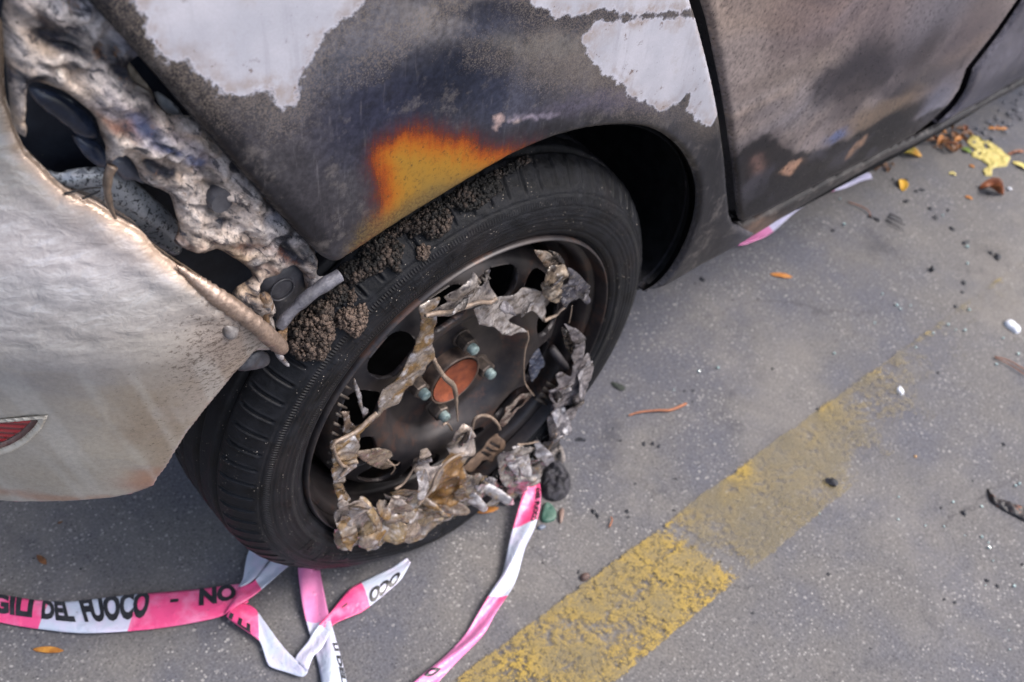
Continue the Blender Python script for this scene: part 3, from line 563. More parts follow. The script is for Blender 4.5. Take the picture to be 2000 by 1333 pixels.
# ------------------------------------------------------------------ rear bumper
def bump_s(x, z):
    x = np.asarray(x, float); z = np.asarray(z, float); zc = .575
    y = -.030 + 2.6*np.maximum(0, -.27-x)**2 + .10*np.maximum(0, zc-z)
    return y + .42*(np.sqrt(np.maximum(z-zc, 0)**2+.0004)-.02)*(z > zc)
BTOP = [(12, -90), (10, 0), (12, 90), (14, 180), (28, 232), (50, 290), (90, 332), (130, 370), (190, 397), (230, 425), (280, 456), (305, 486), (333, 510), (385, 545), (438, 580), (490, 612), (532, 650), (562, 684)]
def bumper():
    top = hits([(560, 690), (545, 688), (500, 690), (482, 712), (462, 732), (440, 760), (400, 808), (372, 845), (346, 885), (328, 915), (312, 936), (306, 950), (290, 957), (262, 967), (215, 976), (150, 981), (70, 983), (0, 981)], bump_s)[:, [0, 2]]
    tp = hits(smooth(BTOP, 3, False), bump_s)[:, [0, 2]]
    zl = top[-1, 1]
    poly = np.concatenate([tp, top, [[-.52, zl-.004], [-.60, zl-.004], [-.60, .95], [tp[0, 0]-.01, .95]]])
    def disp(V, D):
        z = V[:, 2]; up = np.clip((z-.575)/.03, 0, 1); wr = ridge(V*np.array([1, 1, 2.0]), 46, 2, 5)
        return -(wr*.0013*up) - .002*fbm(V, 16, 3, 6) - .0045*np.exp(-((D-.012)/.010)**2)*up
    def col(V, D):
        P2 = V[:, [0, 2]]
        L = [(120, 480, 240, 90, 10, C(186, 178, 176), .8), (250, 430, 200, 60, 35, C(176, 160, 148), .7), (60, 600, 200, 70, 0, C(160, 158, 160), .6), (180, 640, 220, 40, 0, C(150, 146, 144), .7), (480, 640, 60, 60, 30, C(140, 124, 110), .7),
             (410, 720, 110, 70, -45, C(134, 120, 110), .9), (250, 760, 160, 80, 0, C(150, 142, 132), .8), (100, 730, 160, 40, 0, C(128, 126, 126), .8), (60, 930, 160, 40, 0, C(146, 138, 124), .7), (330, 860, 60, 90, -35, C(128, 114, 100), .8), (290, 940, 50, 22, -10, C(140, 100, 82), .8), (120, 975, 200, 8, 3, C(150, 112, 88), .7)]
        c = blobs(P2, C(158, 152, 142), L, bump_s, .012, 16)
        # rain runs: washed pale streaks fanning down the lower face
        s = fbm(np.stack([V[:, 0]+.22*(V[:, 2]-.5), 0*V[:, 0], V[:, 2]*.06], 1), 95, 3, 13); s = np.clip((s-.06)/.3, 0, 1)*np.clip((.585-V[:, 2])/.03, 0, 1)
        c = c*(1-.20*s[:, None])+np.array(C(196, 196, 192))*.20*s[:, None]
        e = np.clip((.011-D)/.006, 0, 1)*(V[:, 2] > .575); e = e[:, None]*.6; c = c*(1-e)+np.array(C(150, 118, 86))*e
        return c*np.array([1.22, 1.24, 1.30])
    g = G('heat_wrinkled_bumper_plastic'); c = g.attr('Col'); n = g.noise(260, 5, .7); sc = g.noise(120, 6, .75, vec=g.mapv((1, 1, 4)))
    up = g.attr('up', 'Fac'); dirt = g.attr('dirt', 'Fac')
    spk = g.sm(g.math('ADD', g.noise(330, 6, .8, vec=g.mapv((.7, 1, 1.3))), g.math('MULTIPLY', dirt, .15)), .65, .70)
    c = g.mix(.35, c, g.mix(g.sm(n, .3, .7), (.6, .59, .58), (1.15, 1.14, 1.12)), 'MULTIPLY')
    c = g.mix(g.math('MULTIPLY', spk, .75), c, C(66, 52, 42))
    hair = g.sm(g.noise(240, 4, .6, vec=g.mapv((.16, 1, 3))), .62, .72); c = g.mix(g.math('MULTIPLY', hair, g.math('MULTIPLY', g.math('SUBTRACT', 1.0, up), .18)), c, C(96, 84, 70))
    h = g.math('ADD', g.math('MULTIPLY', g.noise(95, 3, .55, vec=g.mapv((.6, 1, 1.25)), dist=.5), g.math('ADD', g.math('MULTIPLY', up, 2.4), .12)), g.math('MULTIPLY', n, .2))
    MB = g.fin(c, g.lin(up, 0, 1, .38, .27), .25, g.bump(h, .38, .0018), .6, coat=.35)
    def att(V, D):
        P2 = V[:, [0, 2]]; b = blobs(P2, (0, 0, 0), [(440, 700, 110, 80, -40, (1, 1, 1), 1), (330, 860, 50, 110, -40, (.7, .7, .7), .8), (480, 660, 60, 60, 0, (1, 1, 1), .5), (200, 960, 200, 30, 0, (.5, .5, .5), .6)], bump_s)[:, 0]
        return {'up': np.clip((V[:, 2]-.57)/.03, 0, 1), 'dirt': b}
    RF = [(-60, 822), (0, 824), (40, 821), (78, 817), (66, 835), (44, 855), (18, 870), (-10, 879), (-60, 885)]
    rp = xz(RF, bump_s); hole = rp
    o = panel('bumper', poly, bump_s, .0027, MB, att, col, rnd=.005, th=.012, hol=[hole], disp=disp)
    o['label'] = 'pale heat wrinkled bumper skin with rain streaks'
    rim = xz([(-60, 817), (0, 819), (40, 816), (94, 811), (80, 838), (54, 863), (22, 882), (-10, 890), (-60, 896)], bump_s)
    sr = lambda x, z: bump_s(x, z)-.003
    WH = m_simple('pale_trim', C(170, 162, 150), C(196, 190, 180), 80, .4)
    panel('reflector_surround', rim, sr, .0016, WH, rnd=.003, th=.010, hol=[rp], parent=o)
    g = G('red_reflector_lens'); z = g.node('ShaderNodeSeparateXYZ', {0: g.obj}).outputs[2]
    st = g.math('SINE', g.math('MULTIPLY', z, 900.0)); c = g.mix(g.sm(st, -1, 1), C(110, 6, 14), C(176, 22, 30))
    panel('reflector', rp, lambda x, z: bump_s(x, z)+.006, .0016, g.fin(c, .12, 0, g.bump(st, .2, .0005), .6, coat=.5), rnd=0, th=.004, parent=o)
    # rolled, heat-shrunk edge along the lower half of the bumper's top
    P = hits(smooth([(345, 519), (388, 552), (432, 586), (484, 622), (526, 658), (556, 686)], 10, False), lambda x, z: bump_s(x, z)-.003); m = len(P); t = np.linspace(0, 1, m)
    r = .0004+.0062*np.clip(t/.35, 0, 1)**.8*(1-np.clip((t-.88)/.12, 0, 1)**2*.75)
    V, F = tube_geo(P, r, 20); V = np.array(V); 
    k = fbm(V*np.array([1, 1, 1]), 260, 3, 3)*.0007+.0006*np.sin(np.repeat(np.arange(m), 20)*2.4+fbm(V, 60, 2)*5); c = np.repeat(P, 20, 0); V += (V-c)/(np.linalg.norm(V-c, axis=1)[:, None]+1e-9)*k[:, None]
    cols = np.array(C(176, 154, 140))*(.75+.5*np.clip(fbm(V, 90, 3, 4)+.3, 0, 1))[:, None]
    mesh('rolled_edge', V, F, m_col('rolled_plastic_edge', .28, 400, .6, .001, .6, .5), o, cols)
    # small melted tab and hanging skin under the tip
    S = lambda x, z: bump_s(x, z)+.012
bumper()

# ------------------------------------------------------------------ melted sheets
def sheet(name, pts, S, h, thick, mat, parent, colf, amp=.002, sc=90, seed=1, n=2, back=.5, px=True, base=None, hol=(), thin=None, tilt=(0, 0)):
    """closed melted sheet: outline in photo pixels laid on y = S(x, z), puffed up to `thick` and crumpled"""
    poly = xz(smooth(pts, n) if n > 1 else pts, S); P, F, D = grid_poly(poly, h, [xz(q, S) for q in hol])
    y = S(P[:, 0], P[:, 1]); V = np.stack([P[:, 0], y, P[:, 1]], 1); rr = thick*1.6
    e = np.sqrt(np.clip(1-(1-np.clip(D/rr, 0, 1))**2, 0, 1)); f = fbm(V, sc, 4, seed); rg = ridge(V, sc*.7, 3, seed+7)
    if name == 'melted_lamp_foam':
        w1 = V+.014*np.stack([fbm(V, 35, 3, 71), 0*D, fbm(V+3, 35, 3, 72)], 1); w2 = np.stack([.45*(w1[:, 0]*.62-w1[:, 2]*.78), 0*D, w1[:, 0]*.78+w1[:, 2]*.62], 1); rg = ridge(w2, 62, 4, 73); f = fbm(w1, 120, 4, 74)
    hh = e*(thick*(.75+.4*f)+amp*(rg*1.1+.6*f)) + amp*1.6*fbm(V, sc*.25, 2, seed+3)
    Vf = V.copy(); Vf[:, 1] -= hh; Vb = V.copy(); Vb[:, 1] += e*thick*back - amp*1.6*fbm(V, sc*.25, 2, seed+3)
    if thin is not None:
        w1 = V+.012*np.stack([fbm(V, 40, 2, seed+1), 0*D, fbm(V+3, 40, 2, seed+2)], 1); fo = ridge(w1, sc*.38, 2, seed+7)*.7+.5*fbm(w1, sc*1.0, 2, seed+9)+.5*fbm(V, sc*.3, 2, seed)
        rg = fo; m_ = P.mean(0); off = amp*fo*1.5 + np.clip(tilt[0]*(P[:, 0]-m_[0])+tilt[1]*(P[:, 1]-m_[1]), -.012, .012) + .0035*np.exp(-D/.0022)*fbm(V, 70, 2, seed+4)
        Vf = V.copy(); Vf[:, 1] -= off+e*thin; Vb = V.copy(); Vb[:, 1] += -off+e*thin
    c = colf(V, D, f, rg); N = len(V); A = np.concatenate([Vf, Vb]); FF = [q[::-1] for q in F.tolist()]+[[i+N for i in q] for q in F.tolist()]
    bd = boundary(F); FF += [[int(a)+N, int(b)+N, int(b), int(a)][::-1] for a, b in bd]
    return mesh(name, A, FF, mat, parent, np.concatenate([c, c*.6]))
def ashcol(a, b, c3, mixs=90, seed=4):
    a, b, c3 = map(np.array, (a, b, c3))
    def f(V, D, n, rg):
        q = fbm(V, mixs, 4, seed); t = np.clip(q*2.2+.5, 0, 1)[:, None]; u = np.clip(fbm(V, mixs*1.7, 4, seed+5)*2.6-.25, 0, 1)[:, None]
        c = a*(1-t)+b*t; c = c*(1-u)+c3*u; return c
    return f
ASHM = m_col('melted_plastic_ash', .26, 420, .6, .0010, .40, .6, .3)
GOLDM = m_col('melted_plastic_amber', .22, 350, .55, .0010, .35, .6, .4)
white, gold, dark, brown, grey = C(190, 187, 192), C(124, 98, 64), C(30, 28, 30), C(92, 80, 68), C(124, 121, 127)
ASH = lambda s=4: ashcol(white, grey, C(128, 112, 98), 110, s)
AMB = lambda s=4: ashcol(gold, C(132, 122, 116), white, 70, s)
BLU = lambda s=4: ashcol(C(120, 126, 146), C(80, 84, 104), white, 110, s)
DRK = lambda s=4: ashcol(C(70, 64, 62), dark, C(140, 128, 118), 110, s)
# ------------------------------------------------------------------ burnt tail-lamp corner
lamp = empty('burnt_lamp_housing', (-.30, .03, .68), car); LO = Vector((-.30, .03, .68))
def ll(o): o.location = Vector(o.location)-LO; return o
NOCOL = lambda V, D, n, r: np.ones((len(V), 3))*.2
def corner():
    fs = lambda x, z: .5*(bump_s(x, z)+side(x, z))*0+.004+.9*np.maximum(0, -.30-np.asarray(x))**2*1.6+.05*np.maximum(0, z-.6)
    deep = lambda x, z: fs(x, z)+.055
    NAVY = m_simple('sooty_inner_steel', C(18, 24, 36), C(44, 50, 62), 30, .42, .3, .3, .0008, extra=(C(110, 104, 92), 260, .66, .5))
    # inner body behind the lamp
    p = xz([(-90, -90), (260, -90), (330, 120), (450, 260), (640, 470), (700, 560), (640, 640), (570, 720), (440, 700), (250, 520), (60, 400), (-60, 260)], deep)
    ll(panel('inner_body', p, deep, .01, NAVY, rnd=0, th=.02, parent=lamp))
    pts = [(14, -90), (165, -90), (200, 0), (238, 50), (285, 100), (262, 118), (252, 132), (262, 160), (292, 176), (302, 200), (330, 222), (380, 226), (425, 270), (462, 318), (492, 352), (520, 388), (556, 412), (590, 448), (612, 486), (616, 520), (612, 550), (596, 566), (588, 530), (566, 512), (548, 520), (535, 534), (508, 540), (502, 560), (508, 572), (520, 576), (530, 590), (527, 606), (540, 640), (534, 654), (512, 630), (505, 606), (497, 612), (470, 596), (453, 580), (462, 560), (494, 540), (480, 520), (455, 503), (420, 483), (396, 491), (371, 486), (352, 480), (338, 470), (346, 455), (350, 441), (345, 417), (336, 385), (305, 371), (280, 357), (270, 333), (250, 306), (232, 300), (216, 312), (210, 330), (204, 300), (203, 280), (193, 259), (184, 226), (160, 204), (130, 183), (95, 168), (63, 162), (50, 175), (47, 215), (52, 268), (24, 240), (12, 150)]
    def fc(V0, D, n, rg):
        V = np.stack([.42*(V0[:, 0]*.62-V0[:, 2]*.78), V0[:, 1]*0, V0[:, 0]*.78+V0[:, 2]*.62], 1)+.010*np.stack([fbm(V0, 30, 3, 81), 0*D, fbm(V0+7, 30, 3, 82)], 1)
        W, B, N_, O, T = map(np.array, (C(198, 194, 198), C(84, 94, 132), C(22, 26, 42), C(124, 72, 44), C(190, 160, 126)))
        a = fbm(V, 22, 5, 31); b = fbm(V*np.array([1.6, 1, .7]), 70, 6, 41); o = fbm(V, 45, 4, 51)
        t = np.clip(a*1.8+.55, 0, 1)[:, None]; c = T*(1-t)+W*t
        t = np.clip(fbm(V, 30, 4, 61)*2.6-.1, 0, 1)[:, None]; c = c*(1-t)+B*t
        t = np.clip(b*4.2-.30+1.2*np.exp(-((V0[:, 0]+.375)/.03)**2-((V0[:, 2]-.80)/.06)**2), 0, 1)[:, None]; c = c*(1-t)+N_*t
        t = .75*np.clip(o*3.4-1.1, 0, 1)[:, None]; c = c*(1-t)+O*t
        cr = np.clip(-rg*2.0-.0, 0, 1)[:, None]; c = c*(1-cr*.85)+np.array(C(30, 28, 34))*cr*.85; hi = np.clip(rg*2-.55, 0, 1)[:, None]; c = c*(1-hi*.6)+np.array(C(200, 192, 190))*hi*.6  # dark valleys and whitish crest highlights painted into the colour by ridge height
        e = np.clip((.004-D)/.004, 0, 1)[:, None]*.5; return c*(1-e)+np.array(C(120, 96, 74))*e
    g = G('burnt_foamed_plastic'); c = g.attr('Col'); n = g.noise(280, 6, .7); sv = g.mapv((1, 1, 1), (0, R(-52), 0)); an = g.noise(1.0, 7, .75, vec=g.node('ShaderNodeMapping', {'Vector': sv, 'Scale': (45, 60, 130)}).outputs[0], dist=.8)
    c = g.mix(.7, c, g.mix(g.sm(n, .3, .7), (.35, .34, .34), (1.35, 1.32, 1.28)), 'MULTIPLY'); c = g.mix(g.math('MULTIPLY', g.sm(an, .53, .60), .85), c, C(30, 34, 50)); c = g.mix(g.math('MULTIPLY', g.sm(g.noise(70, 6, .8), .60, .66), .7), c, C(112, 82, 58))
    c = g.mix(g.math('MULTIPLY', g.sm(g.noise(240, 3, .6), .64, .70), .8), c, C(24, 22, 26)); h = g.math('ADD', g.math('MULTIPLY', an, 1.6), g.math('ADD', n, g.math('MULTIPLY', g.noise(60, 5, .7), 1.5)))
    FO = g.fin(c, g.lin(n, .3, .7, .22, .5), .1, g.bump(h, .75, .003), .4, coat=.3)
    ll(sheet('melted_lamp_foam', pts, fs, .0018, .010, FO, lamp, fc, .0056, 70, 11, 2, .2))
    # thin tendril, bridging strand
    rs = random.Random(8)
    T = m_col('melted_strand', .35, 300, .6, .001)
    def strand(path, r0, r1, name='melted_strand', col=C(120, 104, 92), S=fs, par=lamp, f=ll, mid=0, lift=.004, mat=T):
        P = hits(smooth(path, 6, False), S); P[:, 1] -= lift; t = np.linspace(0, 1, len(P)); r = (r0*(1-t)+r1*t+mid*np.sin(np.pi*t)**2)*(1+.25*fbm(P, 150, 2))
        V, F = tube_geo(P, r, 8); return f(mesh(name, V, F, mat, par, np.tile(np.array(col), (len(V), 1))*(.8+.5*fbm(V, 90, 2))[:, None]))
    strand([(214, 318), (206, 335), (204, 362), (207, 385), (213, 405), (220, 420)], .0035, .0012)
    # reflector bowl with soot speckles, slabs of lamp body
    sp2 = lambda x, z: fs(x, z)+.030
    SPK = m_simple('speckled_reflector', C(120, 124, 130), C(160, 162, 166), 30, .3, .4, .3, .0006, extra=(C(20, 24, 34), 330, .52, .9))
    q = G('speckled_bowl'); 
    o = sheet('lamp_reflector', [(84, 322), (115, 342), (130, 332), (205, 325), (250, 345), (300, 385), (345, 430), (358, 470), (340, 500), (290, 470), (220, 425), (150, 385), (100, 350)], sp2, .003, .010, SPK, lamp, NOCOL, .0006, 30, 5); ll(o)
    BL = m_simple('blue_black_lamp_plastic', C(22, 28, 42), C(50, 60, 80), 60, .28, 0, .3, .0006, extra=(C(150, 140, 110), 420, .68, .6))
    s3 = lambda x, z: fs(x, z)+.014
    o = sheet('lamp_slab', [(54, 170), (75, 172), (112, 180), (160, 210), (186, 240), (194, 262), (190, 270), (165, 272), (148, 262), (110, 232), (70, 200)], s3, .003, .006, BL, lamp, NOCOL, .0002, 20, 6); ll(o)
    o = sheet('lamp_slab', [(140, 264), (168, 272), (190, 275), (212, 306), (206, 330), (180, 318), (160, 298)], s3, .003, .004, BL, lamp, NOCOL, .0002, 20, 7); ll(o)
    o = sheet('lamp_slab', [(212, 310), (252, 305), (272, 334), (284, 360), (262, 352), (240, 352), (222, 330)], s3, .003, .004, m_simple('grey_lamp_plastic', C(66, 68, 78), C(104, 106, 116), 60, .3), lamp, NOCOL, .0002, 20, 7); ll(o)
    ll(sheet('lamp_slab', [(236, 112), (250, 118), (275, 150), (296, 176), (300, 200), (270, 180), (246, 150)], s3, .003, .004, m_simple('tan_lamp_plastic', C(96, 88, 76), C(150, 140, 126), 60, .35), lamp, NOCOL, .0002, 20, 7))
    ll(sheet('lamp_slab', [(300, 178), (320, 186), (348, 210), (362, 236), (340, 232), (312, 208)], s3, .003, .006, m_simple('white_lamp_plastic', C(120, 124, 130), C(158, 160, 162), 60, .3), lamp, NOCOL, .0002, 20, 7))
    # plug with a moulded ring, and the bracket rod in front of the tyre
    DP = m_simple('dark_lamp_cup_plastic', C(46, 46, 52), C(74, 74, 80), 90, .45, 0, .3, .0006, extra=(C(130, 128, 124), 120, .64, .5))
    s4 = lambda x, z: fs(x, z)+.006
    o = ll(sheet('lamp_cup', [(498, 542), (520, 532), (545, 520), (575, 508), (600, 516), (606, 545), (602, 580), (580, 600), (552, 625), (535, 618), (530, 590), (512, 572)], s4, .003, .006, DP, lamp, NOCOL, .0003, 20, 8))
    c = hit(543, 558, s4); P = np.array([[c[0]+.0105*math.cos(t), c[1]-.006, c[2]+.0105*math.sin(t)] for t in np.linspace(0, 2*math.pi, 33)]); V, F = tube_geo(P, .0009, 6); ll(mesh('moulded_ring', V, F, DP, lamp))
    c = hit(417, 378, fs); V, F = tube_geo([c+np.array([0, .004, 0]), c+np.array([0, -.006, 0]), c+np.array([0, -.012, 0])], [.0095, .0095, .008], 20); ll(mesh('plug', V, F, DP, lamp, sm=False))
    gr = C(104, 104, 114)
    strand([(664, 538), (640, 553), (610, 573), (585, 595), (560, 620), (545, 640)], .0058, .0042, 'bracket_rod', gr, S=lambda x, z: fs(x, z)-.020, lift=.0, mat=m_col('burnt_bracket_plastic', .5, 260, .8, .0016))
    ll(sheet('bracket_web', [(606, 520), (612, 500), (620, 540), (655, 534), (640, 550), (612, 572), (590, 594), (560, 612), (575, 590), (600, 565)], lambda x, z: fs(x, z)-.006, .0025, .004, FO, lamp, ASH(9), .001, 90, 9))
    ll(sheet('melted_drip', [(505, 580), (518, 570), (530, 580), (534, 598), (526, 612), (530, 634), (546, 652), (556, 632), (562, 640), (560, 668), (548, 670), (528, 656), (512, 626), (506, 606)], lambda x, z: fs(x, z)-.008, .002, .006, FO, lamp, ashcol(C(150, 118, 84), C(120, 100, 84), C(168, 158, 152)), .001, 90, 10))
    ll(sheet('melted_drip', [(462, 720), (480, 700), (505, 686), (522, 690), (528, 704), (515, 715), (490, 722), (470, 724)], lambda x, z: bump_s(x, z)+.004, .002, .005, DP, lamp, ASH(3), .0006, 90, 12))
    ll(sheet('melted_drip', [(536, 690), (548, 686), (556, 700), (566, 712), (560, 716), (545, 704)], lambda x, z: bump_s(x, z)+.002, .0018, .003, FO, lamp, ASH(3), .0006, 90, 13))
    for i, (a, b, c_) in enumerate([((120, 372), (165, 362), (192, 360)), ((150, 385), (175, 374), (190, 366))]): strand([a, b, c_], .0008, .0005, 'wire', C(30, 28, 32), S=lambda x, z: fs(x, z)+.02)
    return strand
strand = corner()
# blobs of melted skin by the bumper's rolled edge
sheet('melted_blister', [(432, 640), (440, 632), (455, 634), (466, 640), (462, 656), (450, 662), (438, 658)], lambda x, z: bump_s(x, z)-.001, .002, .006, m_col('blister', .3, 260, .4), car, ashcol(C(118, 114, 114), C(96, 88, 84), C(140, 136, 136)), .001, 90, 2)
# ------------------------------------------------------------------ melted hubcap remains on the wheel
def hubcap():
    hc = empty('melted_hubcap', (0, -.01, HC), car); HO = Vector((0, -.01, HC))
    def f(o): o.location = Vector(o.location)-HO; return o
    def W(y): return flat(y)
    def sh(nm, pts, y, th, colf, mat=ASHM, amp=.0022, sc=80, seed=1, h=.0014, hol=(), tilt=(0, 0)):
        S = y if callable(y) else flat(y)
        return f(sheet(nm, pts, S, h, th, mat, hc, colf, amp*1.25, sc, seed, 2, .5, hol=hol, thin=.0015, tilt=tilt))
    # diagonal strap, upper left
    sh('melted_strap', [(819, 597), (838, 588), (852, 580), (862, 584), (850, 604), (847, 640), (843, 669), (848, 685), (846, 700), (831, 710), (822, 729), (793, 760), (774, 787), (747, 799), (738, 811), (716, 832), (702, 846), (697, 868), (686, 874), (668, 870), (646, 866), (660, 857), (680, 847), (716, 820), (738, 801), (735, 782), (745, 763), (769, 741), (788, 714), (803, 690), (810, 671), (817, 652), (822, 628), (817, 609)], .002, .003, AMB(5), GOLDM, .0016, 120, 3)
    sh('melted_strap', [(848, 602), (872, 588), (862, 576), (893, 560), (918, 544), (921, 529), (933, 540), (938, 561), (950, 545), (948, 530), (961, 529), (954, 545), (963, 569), (975, 586), (968, 596), (940, 592), (905, 603), (870, 614), (845, 620), (830, 616)], .000, .004, ashcol(C(160, 152, 148), C(108, 102, 102), C(58, 55, 62), 70, 8), GOLDM, .002, 70, 4)
    sh('melted_strap', [(921, 601), (935, 594), (950, 592), (964, 586), (974, 580), (1009, 569), (1020, 563), (1056, 565), (1066, 574), (1064, 603), (1060, 626), (1049, 616), (1041, 607), (1020, 609), (1001, 616), (993, 628), (1012, 635), (1030, 647), (1012, 647), (993, 654), (978, 651), (963, 637), (944, 632), (931, 632), (927, 616)], .006, .003, ashcol(C(190, 184, 184), C(150, 142, 140), C(96, 84, 76), 110, 9), ASHM, .002, 90, 5)
    sh('melted_strap', [(1056, 568), (1058, 550), (1064, 529), (1083, 516), (1102, 514), (1104, 527), (1096, 538), (1098, 552), (1094, 570), (1090, 588), (1078, 590), (1068, 584)], -.002, .004, ashcol(C(150, 134, 118), C(64, 56, 52), C(170, 160, 150), 120, 10), GOLDM, .003, 120, 6)
    sh('melted_strap', [(1090, 572), (1097, 556), (1110, 545), (1104, 530), (1109, 521), (1126, 531), (1136, 542), (1143, 550), (1153, 561), (1149, 576), (1155, 590), (1142, 593), (1134, 584), (1119, 586), (1102, 599), (1096, 592)], -.002, .004, ashcol(C(92, 90, 98), C(56, 56, 66), C(150, 142, 138), 100, 11), GOLDM, .0024, 90, 7)
    sh('melted_flap', [(1041, 487), (1058, 487), (1075, 495), (1090, 510), (1083, 523), (1067, 527), (1058, 514), (1048, 500)], .004, .003, ashcol(C(180, 168, 158), C(150, 128, 112), C(120, 92, 60), 80, 12), ASHM, .0012, 80, 8)
    sh('melted_flap', [(1072, 490), (1088, 493), (1100, 506), (1098, 514), (1088, 512), (1080, 500)], .000, .003, DRK(3), GOLDM, .001, 80, 9)
    # right-hand hanging mass and blue-white chip
    sh('melted_flap', [(1041, 659), (1049, 668), (1054, 686), (1063, 705), (1058, 718), (1049, 732), (1038, 748), (1035, 736), (1033, 724), (1032, 705), (1033, 689)], .022, .003, BLU(3), ASHM, .001, 140, 10)
    sh('melted_strap', [(1100, 632), (1110, 634), (1122, 640), (1133, 648), (1141, 659), (1138, 672), (1135, 684), (1132, 697), (1149, 689), (1154, 708), (1149, 740), (1133, 784), (1119, 816), (1100, 829), (1090, 851), (1080, 866), (1064, 872), (1068, 846), (1068, 824), (1079, 794), (1072, 776), (1071, 762), (1090, 751), (1084, 732), (1100, 728), (1112, 734), (1118, 708), (1114, 694), (1119, 676), (1112, 655)], -.006, .005, ashcol(C(156, 150, 154), C(104, 100, 106), C(80, 74, 74), 90, 13), ASHM, .004, 70, 11)
    sh('charred_flap', [(1094, 640), (1104, 642), (1112, 662), (1114, 690), (1106, 684), (1098, 664)], .004, .004, DRK(5), ASHM, .003, 160, 12)
    # big crumpled mass along the bottom
    leg = [(647, 868), (655, 858), (669, 857), (691, 849), (697, 871), (693, 888), (691, 904), (683, 918), (673, 929), (670, 945), (674, 958), (682, 972), (662, 985), (656, 973), (652, 950), (645, 918), (648, 890)]
    sh('melted_strap', leg, .000, .004, AMB(7), GOLDM, .0035, 110, 13)
    sh('melted_flap', [(690, 884), (704, 878), (720, 876), (738, 872), (760, 877), (766, 888), (757, 895), (768, 905), (760, 912), (745, 916), (725, 908), (705, 898)], .006, .003, ashcol(C(140, 126, 116), C(110, 96, 84), C(160, 148, 136), 80, 14), GOLDM, .0016, 90, 14)
    low = [(656, 975), (665, 968), (678, 974), (694, 968), (716, 978), (738, 984), (746, 976), (756, 970), (776, 962), (792, 966), (804, 959), (812, 945), (813, 923), (809, 896), (813, 871), (828, 868), (832, 880), (834, 896), (842, 912), (864, 901), (878, 888), (878, 863), (884, 841), (900, 827), (919, 830), (928, 846), (929, 874), (915, 890), (906, 900), (905, 918), (925, 920), (952, 929), (978, 944), (992, 950), (1003, 966), (1005, 978), (991, 982), (975, 980), (958, 989), (936, 991), (911, 1002), (892, 1010), (875, 1017), (861, 1025), (848, 1018), (838, 1030), (818, 1042), (793, 1055), (771, 1055), (754, 1050), (738, 1062), (710, 1068), (696, 1052), (677, 1069), (661, 1073), (655, 1055), (653, 1028), (656, 997)]
    lc = ashcol(C(142, 124, 100), C(124, 118, 118), C(186, 180, 182), 60, 15); gp = np.array(xz([(862, 902), (880, 886), (902, 884), (902, 950), (896, 975), (860, 985), (835, 975), (838, 955), (852, 925)], flat(-.006)))
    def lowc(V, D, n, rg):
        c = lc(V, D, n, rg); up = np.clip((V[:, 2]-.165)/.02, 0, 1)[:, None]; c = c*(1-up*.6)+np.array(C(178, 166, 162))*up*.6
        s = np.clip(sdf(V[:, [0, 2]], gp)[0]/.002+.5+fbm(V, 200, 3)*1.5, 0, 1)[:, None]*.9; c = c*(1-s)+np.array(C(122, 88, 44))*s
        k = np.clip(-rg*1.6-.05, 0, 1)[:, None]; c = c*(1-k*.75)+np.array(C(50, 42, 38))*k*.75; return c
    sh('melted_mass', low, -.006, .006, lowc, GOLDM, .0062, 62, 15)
    sh('melted_mass', [(969, 915), (974, 893), (985, 878), (996, 871), (1013, 866), (1040, 870), (1036, 896), (1050, 902), (1051, 923), (1042, 940), (1029, 953), (1014, 968), (1000, 975), (985, 968), (984, 950), (975, 938)], -.010, .006, ashcol(C(150, 144, 142), C(110, 106, 108), C(128, 110, 92), 70, 16), ASHM, .006, 70, 16)
    sh('melted_flap', [(1040, 868), (1052, 860), (1066, 846), (1078, 838), (1092, 846), (1084, 868), (1070, 884), (1056, 896), (1046, 898), (1036, 890)], -.002, .003, DRK(8), ASHM, .003, 80, 17)
    rnd = random.Random(4)
    for i, (x, y, a, b, t) in enumerate([(676, 1040, 18, 26, 10), (703, 1045, 14, 10, 30), (722, 1050, 30, 9, -28), (757, 1032, 30, 12, -30), (772, 1012, 24, 9, -20), (800, 1032, 24, 12, -25), (700, 992, 18, 14, 20), (725, 1000, 20, 10, 70), (748, 992, 20, 14, -10), (778, 986, 18, 14, 10), (808, 1004, 26, 10, -15), (838, 1000, 18, 15, -20), (864, 1002, 13, 18, 20), (886, 990, 20, 9, -18), (838, 986, 26, 7, 8), (788, 960, 22, 10, -28), (900, 965, 12, 20, 0), (925, 975, 16, 12, -20), (938, 945, 26, 12, 15), (965, 962, 26, 10, 5), (1010, 945, 14, 20, 25), (1020, 900, 12, 22, 10), (998, 905, 10, 22, -20), (826, 900, 9, 24, 5), (905, 855, 14, 24, 10), (823, 945, 10, 26, 25)]):
        pts = []
        for k in range(9):
            q = 2*math.pi*k/9; r = rnd.uniform(.75, 1.2); u, v = a*math.cos(q)*r, b*math.sin(q)*r; tt = R(t); pts.append((x+u*math.cos(tt)-v*math.sin(tt), y+u*math.sin(tt)+v*math.cos(tt)))
        colf = [AMB(20+i), ashcol(C(168, 156, 150), C(130, 116, 106), C(100, 84, 70), 70, i), AMB(40+i), ashcol(C(140, 118, 88), C(110, 94, 82), C(178, 168, 162), 70, i)][i % 4] if i < 17 else ASH(30+i)
        sh('crumpled_fold', pts, -.012-.004*rnd.random(), .0042, colf, GOLDM if i < 17 else ASHM, .0030, 90, 20+i, tilt=(rnd.uniform(-.7, .7), rnd.uniform(-.7, .9)))
